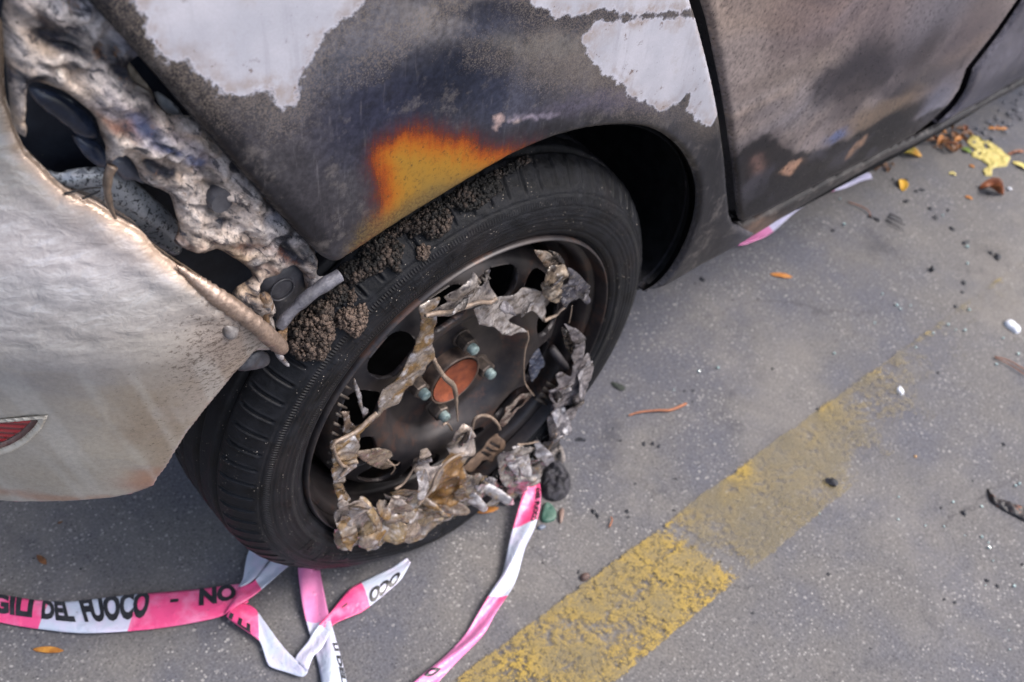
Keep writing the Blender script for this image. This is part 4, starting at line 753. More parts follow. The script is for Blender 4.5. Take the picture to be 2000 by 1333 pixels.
    for i, (x, y, a, b, t) in enumerate([(1140, 712, 11, 22, 10), (1132, 752, 12, 24, 20), (1118, 790, 12, 22, 25), (1104, 760, 14, 14, 0), (1095, 815, 12, 20, 30), (1086, 770, 12, 10, 0), (1078, 858, 10, 22, 35), (1058, 884, 12, 14, 20), (1040, 908, 14, 18, 10), (1018, 958, 16, 12, -30), (962, 930, 26, 9, 20), (1128, 668, 9, 18, -10), (1140, 575, 14, 9, 20), (1085, 545, 10, 20, 15), (1080, 505, 9, 14, -35), (1030, 600, 26, 8, -8), (985, 600, 22, 10, 15), (905, 585, 34, 8, -22)]):
        pts = []
        for k in range(10):
            q = 2*math.pi*k/10; r = rnd.uniform(.65, 1.3); u, v = a*math.cos(q)*r, b*math.sin(q)*r; tt = R(t); pts.append((x+u*math.cos(tt)-v*math.sin(tt), y+u*math.sin(tt)+v*math.cos(tt)))
        sh('crumpled_fold', pts, -.009-.004*rnd.random(), .0042, [ASH(60+i), ashcol(C(150, 146, 152), C(84, 82, 90), white, 90, i), ashcol(C(130, 122, 118), dark, white, 90, i)][i % 3], ASHM, .0026, 100, 60+i, tilt=(rnd.uniform(-.6, .6), rnd.uniform(-.6, .8)))
    # small slivers on the left, clip ribs, comb
    sh('melted_sliver', [(690, 740), (697, 745), (705, 770), (708, 793), (718, 797), (712, 820), (703, 800), (695, 770)], .010, .0025, ASH(6), ASHM, .001, 90, 50)
    sh('melted_sliver', [(658, 796), (666, 805), (682, 803), (682, 820), (694, 832), (682, 847), (666, 853), (668, 832), (669, 815)], .008, .003, ashcol(C(120, 104, 94), C(90, 78, 72), white, 80, 3), ASHM, .001, 90, 51)
    sh('melted_sliver', [(982, 806), (984, 796), (994, 788), (1008, 776), (1024, 768), (1042, 764), (1030, 782), (1012, 800), (992, 822), (976, 838), (972, 824)], .014, .002, ashcol(C(160, 148, 140), C(110, 92, 86), C(90, 70, 66), 80, 5), ASHM, .0008, 90, 52, hol=[[(992, 802), (1012, 782), (1030, 774), (1016, 792), (1000, 806)]])
    sh('comb_clip', [(902, 914), (935, 882), (966, 846), (974, 852), (986, 862), (984, 878), (966, 892), (958, 904), (942, 898), (925, 920), (908, 922)], .004, .003, ashcol(C(120, 100, 86), C(92, 76, 66), C(70, 58, 52), 60, 6), m_col('comb_plastic', .5, 200, .4), .0004, 60, 53, h=.0012, hol=[[(938, 884), (941, 880), (957, 890), (954, 894)], [(946, 875), (949, 871), (967, 881), (964, 885)], [(955, 866), (958, 862), (976, 872), (973, 876)]])
    CLP = m_simple('burnt_clip_plastic', C(40, 36, 36), C(86, 76, 68), 90); ribs = []
    for k in range(9):
        t = k/8; a = hit(668-t*34+6*(t**2), 752+t*150, flat(.006)); b = hit(684-t*34+6*(t**2), 760+t*150, flat(.012)); ribs.append(tube_geo([a, b], [.0018, .0014], 6))
    [f(mesh('clip_rib', v_, f_, CLP, hc)) for v_, f_ in ribs]
    ribs = []
    for k in range(4):
        a = hit(920+k*9, 548-k*4, flat(.006)); b = hit(930+k*9, 558-k*4, flat(.0)); ribs.append(tube_geo([a, b], [.002, .0016], 6))
    for k in range(4):
        a = hit(1046+k*7, 778-k*10, flat(.012)); b = hit(1068+k*7, 790-k*10, flat(.006)); ribs.append(tube_geo([a, b], [.0026, .002], 6))
    [f(mesh('clip_rib', v_, f_, CLP, hc)) for v_, f_ in ribs]
    def st(p, r0, r1, y=.004, mid=0, col=C(150, 132, 118)): strand(p, r0, r1, 'melted_strand', col, flat(y), hc, f, mid, .001)
    st([(1028, 646), (1031, 660), (1025, 680), (1022, 710), (1023, 742), (1030, 757), (1042, 772)], .0012, .0009, .010)
    st([(846, 700), (853, 715), (868, 737), (884, 752), (889, 772), (891, 800), (893, 822)], .0022, .0008, .004, .0016)
    st([(921, 838), (925, 820), (938, 811), (957, 814), (972, 829), (975, 838)], .0020, .0020, .006)
    st([(1062, 626), (1074, 620), (1085, 615), (1094, 605), (1102, 599)], .0020, .0018, .0)
    st([(1116, 596), (1114, 612), (1110, 630)], .0007, .0007, .0)
    st([(735, 806), (716, 822), (700, 838), (680, 850), (655, 862), (646, 875)], .0024, .0020, -.004)
    st([(830, 616), (850, 611), (880, 608), (912, 597), (935, 590), (956, 590), (968, 582)], .0022, .0022, -.006)
    st([(1085, 846), (1076, 866), (1064, 884), (1050, 896), (1038, 901)], .0014, .0014, -.008)
    st([(755, 897), (764, 905), (770, 914), (762, 926)], .0012, .0006, .004)
    st([(760, 905), (772, 908), (780, 902)], .0010, .0005, .004)
    st([(650, 870), (655, 890), (668, 908), (676, 912), (664, 930)], .0018, .0016, -.004)
    st([(864, 830), (872, 826), (882, 840)], .0014, .001, .004)
    st([(770, 955), (785, 945), (800, 925), (812, 905)], .0018, .0012, -.008); st([(905, 885), (890, 890), (868, 905), (850, 930), (838, 960), (815, 985)], .0016, .0018, -.016)
    st([(1010, 868), (1030, 866), (1050, 862)], .0014, .0010, -.012)
    return hc
hubcap()
# ------------------------------------------------------------------ charred rubber crust on the tyre
def crust():
    g = G('charred_rubber_crust'); c = g.attr('Col'); n = g.noise(500, 5, .75); c = g.mix(.7, c, g.mix(g.sm(n, .3, .7), (.2, .2, .2), (1.5, 1.45, 1.4)), 'MULTIPLY')
    sp = g.sm(g.voro(700), .14, .08); c = g.mix(g.math('MULTIPLY', sp, g.sm(g.noise(150, 2), .5, .6)), c, C(190, 180, 160))
    M = g.fin(c, .6, 0, g.bump(n, .9, .002), .4)
    import bmesh
    bm = bmesh.new(); bmesh.ops.create_icosphere(bm, subdivisions=1, radius=1); IV = np.array([v.co[:] for v in bm.verts]); IF = [[v.index for v in f.verts] for f in bm.faces]; bm.free()
    rg = np.random.default_rng(5)
    tan, blk = C(122, 104, 94), C(22, 21, 22)
    cl = [([(560, 640), (575, 612), (600, 605), (625, 585), (648, 590), (652, 620), (655, 655), (640, 690), (632, 708), (612, 700), (590, 708), (572, 695), (558, 670)], 620, .38, .0066, .012, (-.035, 0)),
          ([(652, 615), (668, 600), (690, 602), (708, 590), (719, 605), (716, 635), (705, 655), (692, 660), (670, 645), (655, 638)], 330, .62, .0054, .008, (-.01, 0)),
          ([(640, 545), (670, 515), (710, 500), (745, 475), (775, 470), (790, 480), (780, 512), (785, 535), (770, 530), (755, 520), (735, 535), (700, 550), (690, 560), (670, 548), (655, 560)], 620, .08, .0062, .010, (-.02, 0)),
          ([(640, 560), (672, 548), (680, 560), (676, 590), (650, 600), (630, 590)], 200, .2, .005, .006, (-.02, 0)),
          ([(795, 440), (815, 415), (850, 395), (872, 405), (884, 425), (878, 450), (858, 462), (840, 470), (820, 455), (800, 465)], 420, .12, .0062, .010, (-.02, 0)),
          ([(812, 484), (826, 476), (840, 482), (838, 500), (826, 512), (812, 506)], 90, .45, .0048, .006, (0, 0)),
          ([(868, 390), (900, 362), (940, 345), (975, 350), (985, 370), (960, 385), (935, 408), (905, 415), (885, 405)], 420, .0, .0062, .008, (-.02, 0)),
          ([(676, 570), (690, 560), (698, 580), (690, 598), (678, 600)], 60, .5, .004, .004, (0, 0)),
          ([(690, 500), (760, 455), (850, 400), (940, 345), (1030, 300), (1040, 315), (960, 360), (880, 410), (800, 450), (720, 505)], 420, .0, .006, .007, (0, 0)),
          ([(700, 480), (790, 430), (860, 390), (850, 405), (780, 455), (715, 500)], 200, .0, .006, .008, (0, 0))]
    for pts, N, tn, rad, hgt, _ in cl:
        N = int(N*4.0); q = np.array([hit(x, y, tyreS) for x, y in pts]); bad = q[:, 1] > .12
        poly2 = np.array(pts, float); lo, hi = poly2.min(0), poly2.max(0); P = []
        while len(P) < N:
            a = rg.uniform(lo, hi, (300, 2)); d, _n = sdf(a, poly2)
            for (x, y), dd in zip(a, d):
                if dd > 1 and len(P) < N: P.append((x, y, dd))
        VV, FF, CC = [], [], []
        cache = tyreS
        for i, (x, y, dd) in enumerate(P):
            h = hit(x, y, cache)
            if h[1] > .12: h = hit(x, y, flat(.06))
            prof = min(dd/14, 1)**.5; v = np.array([-.35, -.75, .55]); v /= np.linalg.norm(v)
            h = h+v*(hgt*prof*rg.uniform(.0, 1.0)); r = rad*(.07+.42*rg.random()**3.0)*(.6+.4*prof)
            sv = IV*(r*(1+.75*fbm(IV*1.3+i*7.7, 1.5, 3))[:, None])*rg.uniform(.6, 1.3, 3); o = len(VV); VV += (sv+h).tolist(); FF += [[k+o for k in f] for f in IF]
            tt = np.clip(tn+.35*vnoise(h[None]*90)[0]+rg.uniform(-.2, .2), 0, 1); cc = np.array(blk)*(1-tt)+np.array(tan)*tt; CC += [cc]*len(IV)
        o = mesh('charred_crust', VV, FF, M, wheel, np.array(CC)); o.location = Vector((0, -.08, -HC))
crust()

# ================================================================== BARRIER TAPES on the ground
TM = G('barrier_tape_film'); k = TM.attr('k', 'Fac'); nn = TM.noise(40, 4); 
cc = TM.mix(TM.sm(k, -.0004, .0004), C(186, 194, 212), C(244, 84, 142, .85)); cc = TM.mix(TM.math('MULTIPLY', TM.sm(nn, .42, .7), .5), cc, TM.mix(.5, cc, C(240, 200, 235)))
cc = TM.mix(TM.math('MULTIPLY', TM.sm(TM.noise(30, 6, .7), .62, .78), .3), cc, C(120, 112, 112))
cc = TM.mix(TM.math('MULTIPLY', TM.attr('pl', 'Fac'), .75), cc, TM.mix(TM.sm(k, -.0004, .0004), C(190, 184, 214), C(216, 140, 190))); cc = TM.mix(TM.math('MULTIPLY', TM.sm(TM.noise(180, 5, .75), .60, .70), .45), cc, C(96, 88, 90))
TAPE = TM.fin(cc, .28, 0, TM.bump(TM.noise(55, 3, dist=1.0), .6, .004), .5)
INK = m_simple('black_print', (.012, .012, .016), (.03, .03, .035), 90, .4)
def text_geo(s, size, xs):
    cu = bpy.data.curves.new('t', 'FONT'); cu.body = s; cu.size = size; cu.offset = size*.055; cu.fill_mode = 'BOTH'; cu.resolution_u = 3
    o = bpy.data.objects.new('t', cu); scene.collection.objects.link(o); dg = bpy.context.evaluated_depsgraph_get(); dg.update()
    me = bpy.data.meshes.new_from_object(o.evaluated_get(dg)); 
    import bmesh; bm = bmesh.new(); bm.from_mesh(me); bmesh.ops.triangulate(bm, faces=bm.faces[:]); bmesh.ops.subdivide_edges(bm, edges=[e for e in bm.edges if e.calc_length() > size*.25], cuts=2)
    bmesh.ops.triangulate(bm, faces=bm.faces[:])
    V = np.array([v.co[:2] for v in bm.verts]); F = [[v.index for v in f.verts] for f in bm.faces]; bm.free()
    scene.collection.objects.unlink(o); bpy.data.objects.remove(o); V[:, 0] *= xs; return V, F
def tape(name_label, A, B, cuts, pale=None, zs=None, texts=(), slant=0.0, start=1, grp='pink and white barrier tapes on the ground', wob=.0015, root=None, z0=.0068):
    """A, B: matching edge points (photo px) on the ground; cuts: fractions of length where pink and white alternate"""
    n = len(A); zs = zs if zs is not None else [z0]*n
    PA = np.array([gnd(x, y, z) for (x, y), z in zip(A, zs)]); PB = np.array([gnd(x, y, z) for (x, y), z in zip(B, zs)])
    PA = np.stack([smooth(PA[:, i:i+1].repeat(2, 1), 10, False)[:, 0] for i in range(3)], 1); PB = np.stack([smooth(PB[:, i:i+1].repeat(2, 1), 10, False)[:, 0] for i in range(3)], 1)
    m = len(PA); mid = (PA+PB)/2; L = np.concatenate([[0], np.cumsum(np.linalg.norm(np.diff(mid, axis=0), axis=1))]); T = L[-1]; W = 13
    def pt(u, v, off=0.0):
        i = np.clip(np.searchsorted(L, u*T)-1, 0, m-2); f = np.clip((u*T-L[i])/(L[i+1]-L[i]+1e-12), 0, 1)[:, None]; a = PA[i]*(1-f)+PA[i+1]*f; b = PB[i]*(1-f)+PB[i+1]*f
        p = a*(1-v[:, None])+b*v[:, None]; wid = np.linalg.norm(a-b, axis=1)
        p[:, 2] += off+wob*np.sin(v*5+u*T*40)+wob*.7*fbm(np.stack([u*T*12, v*2, u*0], 1), 1, 3, 4)+.0035*np.clip(wid/.06, 0, 1)*(1-(2*v-1)**2); p[:, 2] = np.maximum(p[:, 2], .0045+off); return p
    nu = max(60, int(T/.003)); U, Vv = np.meshgrid(np.linspace(0, 1, nu), np.linspace(0, 1, W), indexing='ij'); u, v = U.ravel(), Vv.ravel()
    P = pt(u, v); uu = u*T-slant*(v-.5); k = np.full(len(u), -.01 if start == 0 else .01); s = 1 if start else -1
    cs = [c*T for c in cuts]
    for j in range(len(u)):
        c = sum(1 for q in cs if uu[j] > q); sg = s*(1 if c % 2 == 0 else -1); d = min([abs(uu[j]-q) for q in cs]+[.05]); k[j] = sg*d
    I = np.arange(nu*W).reshape(nu, W); F = np.stack([I[:-1, :-1], I[1:, :-1], I[1:, 1:], I[:-1, 1:]], -1).reshape(-1, 4)
    if root is None:
        root = empty('barrier_tape', tuple(mid[0]*[1, 1, 0])); tag(root, name_label, 'barrier tape', grp)
    pl = np.zeros(len(u)) if pale is None else np.clip((u-pale[0])/.03+.5, 0, 1)*np.clip((pale[1]-u)/.03+.5, 0, 1)
    o = mesh('film', P, F, TAPE, root, attrs={'k': k, 'pl': pl}); o.location = -root.location
    sol = o.modifiers.new('s', 'SOLIDIFY'); sol.thickness = .0003; sol.offset = 0
    for (s_, u0, u1, v0, v1, flip) in texts:
        TV, TF = text_geo(s_, 1.0, 1.0); lo, hi = TV.min(0), TV.max(0); q = (TV-lo)/(hi-lo)
        if flip: q = 1-q
        q[:, 0] = u0+(u1-u0)*q[:, 0]; q[:, 1] = v0+(v1-v0)*q[:, 1]; q[:, 1] = np.clip(q[:, 1], 0, 1)
        o = mesh('lettering', pt(q[:, 0], q[:, 1], .0009), TF, INK, root, sm=False); o.location = -root.location
    return root
GRP = 'pink and white barrier tapes on the ground'
# v runs from A (v=0) to B (v=1); A is the lower (near) edge so lettering stands upright
t1 = tape('wide flat pink and white barrier tape lettered in black, left of the tyre',
     [(-150, 1190), (-60, 1203), (0, 1215), (70, 1227), (170, 1238), (280, 1230), (400, 1213), (445, 1200), (486, 1178)],
     [(-150, 1130), (-60, 1150), (0, 1162), (75, 1172), (150, 1174), (290, 1160), (400, 1149), (440, 1144), (470, 1142)],
     [.13, .385, .655], texts=[('VIGILI', .15, .350, .30, 1.02, 0), ('DEL', .378, .478, .30, 1.04, 0), ('FUOCO', .505, .70, .30, 1.10, 0), ('-', .765, .790, .62, .72, 0), ('NO', .855, .975, .42, 1.02, 0)], slant=.012, start=0, grp=GRP)
tape('', [(440, 1200), (462, 1186), (496, 1165), (532, 1134), (556, 1112), (590, 1085)], [(456, 1174), (470, 1146), (492, 1138), (508, 1122), (528, 1098), (560, 1060)], [.40], zs=[.012, .014, .014, .012, .01, .008], start=1, root=t1, texts=[])
tape('', [(470, 1147), (487, 1140), (510, 1120), (524, 1099), (560, 1060)], [(464, 1146), (474, 1130), (480, 1098), (488, 1074), (520, 1020)], [.0], zs=[.014, .012, .010, .008, .006], start=1, root=t1)
tape('', [(442, 1205), (462, 1221), (500, 1248), (510, 1260), (522, 1295), (532, 1304), (562, 1313), (590, 1321), (601, 1312)], [(458, 1180), (477, 1178), (497, 1188), (512, 1208), (536, 1242), (545, 1254), (562, 1274), (580, 1290), (596, 1300)], [.32], zs=[.012, .010, .008, .0068, .0068, .0068, .008, .010, .012], start=1, root=t1, texts=[('I LI', .02, .22, .02, .3, 0)])
tape('', [(601, 1312), (612, 1284), (628, 1268), (641, 1244), (652, 1220), (697, 1199), (706, 1195), (732, 1176), (755, 1158), (783, 1133), (802, 1100)], [(576, 1288), (581, 1277), (602, 1252), (617, 1228), (650, 1192), (675, 1160), (690, 1146), (730, 1125), (765, 1108), (784, 1096), (796, 1090)], [.28, .62], zs=[.012, .012, .012, .012, .012, .012, .012, .012, .010, .009, .008], start=0, root=t1, slant=-.006, texts=[('-', .44, .48, .55, .62, 0), ('OCO', .64, .90, .02, .52, 1)])
tape('narrow folded pink barrier tape running out from under the tyre towards the viewer', [(582, 1110), (584, 1135), (592, 1190), (606, 1240), (620, 1290), (628, 1333), (640, 1420)], [(625, 1110), (629, 1135), (640, 1193), (653, 1240), (664, 1275), (678, 1333), (690, 1420)], [.36], pale=(-.2, .40), texts=[('LI DEL F', .52, .80, .80, .99, 0)], start=1, grp=GRP, wob=.004, z0=.009)
tape('curving strand of barrier tape hanging from the hubcap remains, lying on the asphalt', [(1038, 913), (1020, 969), (996, 1053), (982, 1116), (964, 1148), (933, 1200), (905, 1243), (858, 1290), (812, 1330), (770, 1370)], [(1052, 910), (1056, 976), (1045, 1030), (1026, 1071), (1006, 1137), (968, 1200), (943, 1243), (892, 1293), (860, 1328), (830, 1370)], [.05, .235, .53], pale=(.56, 1.2), zs=[.03, .022, .016, .012, .0085, .0085, .0085, .0085, .0085, .0085], texts=[('DEL FUOCO', .08, .24, .72, .96, 0), ('D', .86, .90, .1, .6, 0)], start=0, grp=GRP, wob=.003)
tape('twisted strand of barrier tape showing under the sill behind the wheel arch', [(1440, 480), (1456, 478), (1490, 465), (1510, 452), (1532, 433), (1560, 410), (1612, 378), (1650, 368), (1682, 355), (1704, 349)], [(1442, 474), (1452, 467), (1478, 450), (1496, 440), (1520, 422), (1550, 395), (1612, 368), (1636, 356), (1678, 338), (1700, 340)], [.22, .62, .74], pale=(-.2, 1.2), start=1, grp=GRP, wob=.001, texts=[])
# ================================================================== DEBRIS
def sc_at(px, py):
    a, b, c = gnd(px, py), gnd(px+6, py), gnd(px, py+6); return (np.linalg.norm(b-a)/6*np.linalg.norm(c-a)/6)**.5
def gvec(px, py, dx, dy): return gnd(px+dx, py+dy)-gnd(px, py)
rngd = np.random.default_rng(12)
def leafmat(name, a, b): return m_simple(name, a, b, 70, .5, 0, .5, .0012, extra=(C(70, 48, 26), 60, .62, .6))
LY = leafmat('yellow_leaf', C(190, 142, 36), C(214, 170, 60)); LO_ = leafmat('orange_leaf', C(160, 98, 40), C(186, 126, 62)); LB = leafmat('brown_leaf', C(84, 54, 30), C(130, 84, 46))
LG = m_simple('green_yellow_leaf', C(110, 122, 40), C(214, 150, 44), 26, .5, 0, .5, .0012); LP = leafmat('pale_leaf', C(206, 190, 110), C(226, 208, 130)); LR = leafmat('red_brown_leaf', C(96, 48, 24), C(150, 82, 36))
def leaf(name, label, p0, p1, wd, mat, curl=.3, cat='leaf', group=None, lift=.001, serr=0):
    """leaf from tip pixel p0 to tip pixel p1, width as a fraction of its length"""
    a, b = gnd(*p0, .002), gnd(*p1, .002); L = np.linalg.norm(b-a); ax = (b-a)/L; nr = np.array([-ax[1], ax[0], 0]); n, m = 22, 9; V = []
    for i in range(n):
        t = i/(n-1); w_ = (math.sin(math.pi*min(1, t*.97+.02))**.75)*wd*L*.5*(1+serr*rngd.uniform(-1, 1))
        for k in range(m):
            v = (k/(m-1))*2-1; z = lift+curl*L*(.5*v*v*(w_/(wd*L*.5+1e-9))*wd+.16*math.sin(math.pi*t)+.06*math.sin(7*t+2*v))
            p = a+ax*(L*t)+nr*(w_*v*(1-.25*curl)); V.append((p[0], p[1], max(.0015, z)+.0006*math.exp(-(v/.12)**2)))
    F = [[i*m+k, (i+1)*m+k, (i+1)*m+k+1, i*m+k+1] for i in range(n-1) for k in range(m-1)]
    c = (a+b)/2; c[2] = 0; o = mesh(name, V, F, mat, loc=c); s = o.modifiers.new('s', 'SOLIDIFY'); s.thickness = .0005; return tag(o, label, cat, group)
def pad(name, label, pts, mat, th=.003, rough=.001, cat='fragment', group=None, h=.0016, z0=.0015, cols=None, n=3, hol=()):
    q = np.array([gnd(x, y)[:2] for x, y in (smooth(pts, n) if n > 1 else pts)]); P, F, D = grid_poly(q, h, [np.array([gnd(x, y)[:2] for x, y in u]) for u in hol]); c = np.array([*q.mean(0), 0])
    e = np.sqrt(np.clip(1-(1-np.clip(D/max(th, .002), 0, 1))**2, 0, 1)); V = np.stack([P[:, 0], P[:, 1], z0+e*th+rough*fbm(np.stack([P[:, 0], P[:, 1], 0*D], 1), 150, 4, 3)*e*2], 1)
    Bq = boundary(F); bv = np.unique(Bq); mp = {int(v): len(V)+i for i, v in enumerate(bv)}; Vb = V[bv].copy(); Vb[:, 2] = .0005
    V = np.concatenate([V, Vb]); FF = F.tolist()+[[int(b), int(a), mp[int(a)], mp[int(b)]] for a, b in Bq]
    o = mesh(name, V, FF, mat, loc=c); return tag(o, label, cat, group)
import bmesh
_bm = bmesh.new(); bmesh.ops.create_icosphere(_bm, subdivisions=2, radius=1); IV2 = np.array([v.co[:] for v in _bm.verts]); IF2 = [[v.index for v in f.verts] for f in _bm.faces]; _bm.free()
def stone(name, label, px, py, s, mat, cat, group=None, flatn=.6, el=1.0, ang=0, jag=.35, k=.72, cube=False):
    """small angular lump about s photo pixels across"""
    c = gnd(px, py); r = s*.5*k*sc_at(px, py); rr = random.Random(px*31+py); bm = bmesh.new()
    for i in range(8 if cube else 15):
        if cube: p = Vector(((i & 1)*2-1, (i >> 1 & 1)*2-1, (i >> 2)*2-1))*.62+Vector([rr.uniform(-.2, .2) for _ in range(3)])
        else: p = Vector([rr.gauss(0, 1) for _ in range(3)]); p = p.normalized()*rr.uniform(1-jag, 1)
        q = R(ang)+0.0; p = Vector((p.x*el, p.y, p.z*flatn)); p = Vector((p.x*math.cos(q)-p.y*math.sin(q), p.x*math.sin(q)+p.y*math.cos(q), p.z)); bm.verts.new(p*r)
    bmesh.ops.convex_hull(bm, input=bm.verts[:]); z = min(v.co.z for v in bm.verts)
    for v in bm.verts: v.co.z -= z
    me = bpy.data.meshes.new(name); bm.to_mesh(me); bm.free(); me.materials.append(mat); o = bpy.data.objects.new(name, me); link(o); o.location = (c[0], c[1], .0005); o.rotation_euler.z = rr.uniform(0, 6) if ang == 0 else 0
    return tag(o, label, cat, group)
def twig(name, label, pts, r0, r1, mat, cat='twig', group=None, z=.003):
    P = np.array([gnd(x, y, z) for x, y in smooth(pts, 6, False)]); P[:, 2] = z+.0015*np.sin(np.linspace(0, 3, len(P))); t = np.linspace(0, 1, len(P)); V, F = tube_geo(P, r0*(1-t)+r1*t, 7); c = P.mean(0); c[2] = 0
    o = mesh(name, V, F, mat, loc=c); return tag(o, label, cat, group)
leaf('leaf', 'narrow orange leaf lying alone on asphalt right of the wheel arch', (1505, 535), (1548, 541), .30, LO_, .15)
leaf('leaf', 'narrow yellow and brown leaf lying below the wide flat tape', (64, 1268), (124, 1271), .24, leafmat('half_brown_leaf', C(196, 140, 60), C(140, 86, 30)), .2)
leaf('leaf', 'small pale brown leaf flake on dark asphalt under the bumper', (72, 1084), (90, 1102), .4, LB, .2)
leaf('leaf', 'tiny tan flake on asphalt just under the bumper edge', (112, 1022), (122, 1018), .45, LB, .2)
leaf('leaf', 'narrow orange leaf peeking from under the melted hubcap', (930, 1000), (974, 992), .34, LO_, .15)
leaf('leaf', 'green and orange curled leaf beside the sill', (1744, 297), (1800, 305), .55, LG, .5)
leaf('leaf', 'small upright yellow leaf on asphalt below the green and orange leaf', (1762, 350), (1764, 373), .55, LY, .4)
leaf('leaf', 'large curled red brown leaf casting a shadow at the right', (1912, 368), (1960, 380), .80, LR, 1.0, serr=.05)
leaf('leaf', 'long orange brown leaf on grit above the torn pale leaf', (1930, 250), (1968, 251), .30, LO_, .15)
leaf('leaf', 'pale narrow leaf at the right edge of the photo', (1978, 316), (2016, 336), .42, LP, .3)
leaf('leaf', 'thin reddish leaf curling above the pale narrow leaf', (1968, 302), (2000, 296), .20, LR, .5)
leaf('leaf', 'small orange leaf scrap below the leaf heap', (1893, 322), (1904, 327), .7, LO_, .3)
leaf('leaf', 'tiny beige leaf scrap between the yellow leaf and the red brown leaf', (1854, 338), (1868, 341), .7, LP, .3)
leaf('leaf', 'round green leaf scrap tucked beside the torn pale leaf', (1879, 290), (1896, 298), .95, m_simple('green_leaf', C(96, 120, 48), C(130, 150, 70), 50, .5), .4)
leaf('leaf', 'tiny orange crumb of leaf between two black flecks', (1885, 383), (1900, 389), .6, LO_, .3)
pad('torn_leaf', 'large torn pale yellow leaf with ragged holes near the sill', [(1888, 279), (1897, 265), (1918, 271), (1936, 281), (1952, 292), (1973, 310), (1965, 326), (1944, 328), (1937, 331), (1936, 345), (1923, 344), (1919, 334), (1931, 325), (1915, 313), (1899, 307), (1896, 300), (1906, 295), (1894, 286)], leafmat('pale_torn_leaf', C(176, 162, 92), C(204, 188, 116)), .0012, .0014, 'leaf', n=1, hol=[[(1920, 287), (1927, 284), (1932, 291), (1925, 293)], [(1908, 299), (1914, 297), (1915, 304), (1909, 304)]])
for i in range(16):
    x, y = [(1812, 283), (1822, 272), (1832, 290), (1840, 262), (1846, 278), (1852, 254), (1858, 288), (1862, 268), (1868, 280), (1872, 258), (1878, 274), (1884, 252), (1886, 268), (1836, 280), (1866, 292), (1850, 296)][i]
    an = rngd.uniform(0, 6.28); L = rngd.uniform(8, 15)
    leaf('leaf', 'dry brown leaf in the heap against the sill', (x-L*math.cos(an), y-L*.7*math.sin(an)), (x+L*math.cos(an), y+L*.7*math.sin(an)), rngd.uniform(.3, .6), [LB, LR, LB, LO_, LB][i % 5], rngd.uniform(.3, .9), group='dry brown leaves heaped against the sill', lift=rngd.uniform(.001, .012))
for i in range(7):
    x, y = [(1722, 318), (1730, 324), (1738, 312), (1716, 326), (1742, 322), (1708, 330), (1734, 332)][i]; an = rngd.uniform(0, 6.28)
    leaf('leaf', 'dark crumbled leaf bit under the sill beside the green and orange leaf', (x-6*math.cos(an), y-5*math.sin(an)), (x+6*math.cos(an), y+5*math.sin(an)), .5, LB, .7, group='crumbled leaf bits under the sill', lift=.002)
TW = m_simple('orange_twig', C(140, 86, 60), C(164, 104, 72), 80, .6); TB = m_simple('brown_twig', C(120, 80, 66), C(150, 104, 84), 80, .6); CH = m_simple('charcoal', C(16, 17, 22), C(44, 46, 56), 200, .55, 0, .8, .001)
twig('twig', 'thin curved orange twig on asphalt right of the tyre', [(1228, 812), (1250, 806), (1285, 803), (1310, 802), (1340, 789)], .0011, .0022, TW)
twig('twig', 'short orange curl of bark on asphalt near the hanging tape', [(1190, 1030), (1195, 1018), (1193, 1010)], .0012, .0008, TW)
twig('twig', 'reddish pine needle crossing the right edge of the photo', [(1942, 697), (1970, 706), (2010, 728)], .0010, .0012, TB)
twig('twig', 'second reddish needle splayed beside the first at the right edge', [(1944, 699), (1975, 716), (2006, 736)], .0009, .0010, TB)
twig('twig', 'curved brown needle on asphalt below the sill', [(1656, 395), (1680, 404), (1696, 414), (1700, 424)], .0012, .0010, TB)
for i, q in enumerate([[(1733, 424), (1748, 432), (1768, 440)], [(1730, 430), (1745, 440), (1765, 452)], [(1738, 418), (1755, 428), (1762, 434)]]):
    twig('charred_splinter', ['upper long black splinter right of the curved brown needle', 'lower thick black splinter in the small charred group', 'short black splinter touching the other two'][i], q, .0016, .0007, CH, 'charcoal')
pad('burnt_branch', 'black burnt strip with orange embers colour at the right edge', [(1928, 955), (1940, 972), (1965, 982), (2010, 998), (2010, 1022), (1985, 1012), (1955, 996), (1934, 980)], m_simple('burnt_strip', C(20, 22, 30), C(60, 52, 50), 60, .5, extra=(C(170, 90, 44), 50, .58, .8)), .004, .003, 'charcoal')
stone('char_lump', 'large black angular charcoal lump lying on the faded yellow line', 1622, 947, 34, CH, 'charcoal', flatn=.5, el=1.25, ang=-60)
stone('char_lump', 'hollow square black char flake on asphalt at the far right', 1884, 1003, 22, CH, 'charcoal', flatn=.3)
stone('char_lump', 'round black char lump on asphalt right of the orange leaf', 1820, 529, 18, CH, 'charcoal')
stone('char_lump', 'flat black char chip right of the wheel under the hub height', 1208, 757, 26, m_simple('dark_chip', C(30, 36, 34), C(52, 58, 52), 200, .6), 'charcoal', flatn=.2, el=1.9, ang=-75)
stone('char_lump', 'small flat black chip left of the pair of dark crumbs', 1133, 860, 20, CH, 'charcoal', flatn=.2, el=1.8, ang=-45)
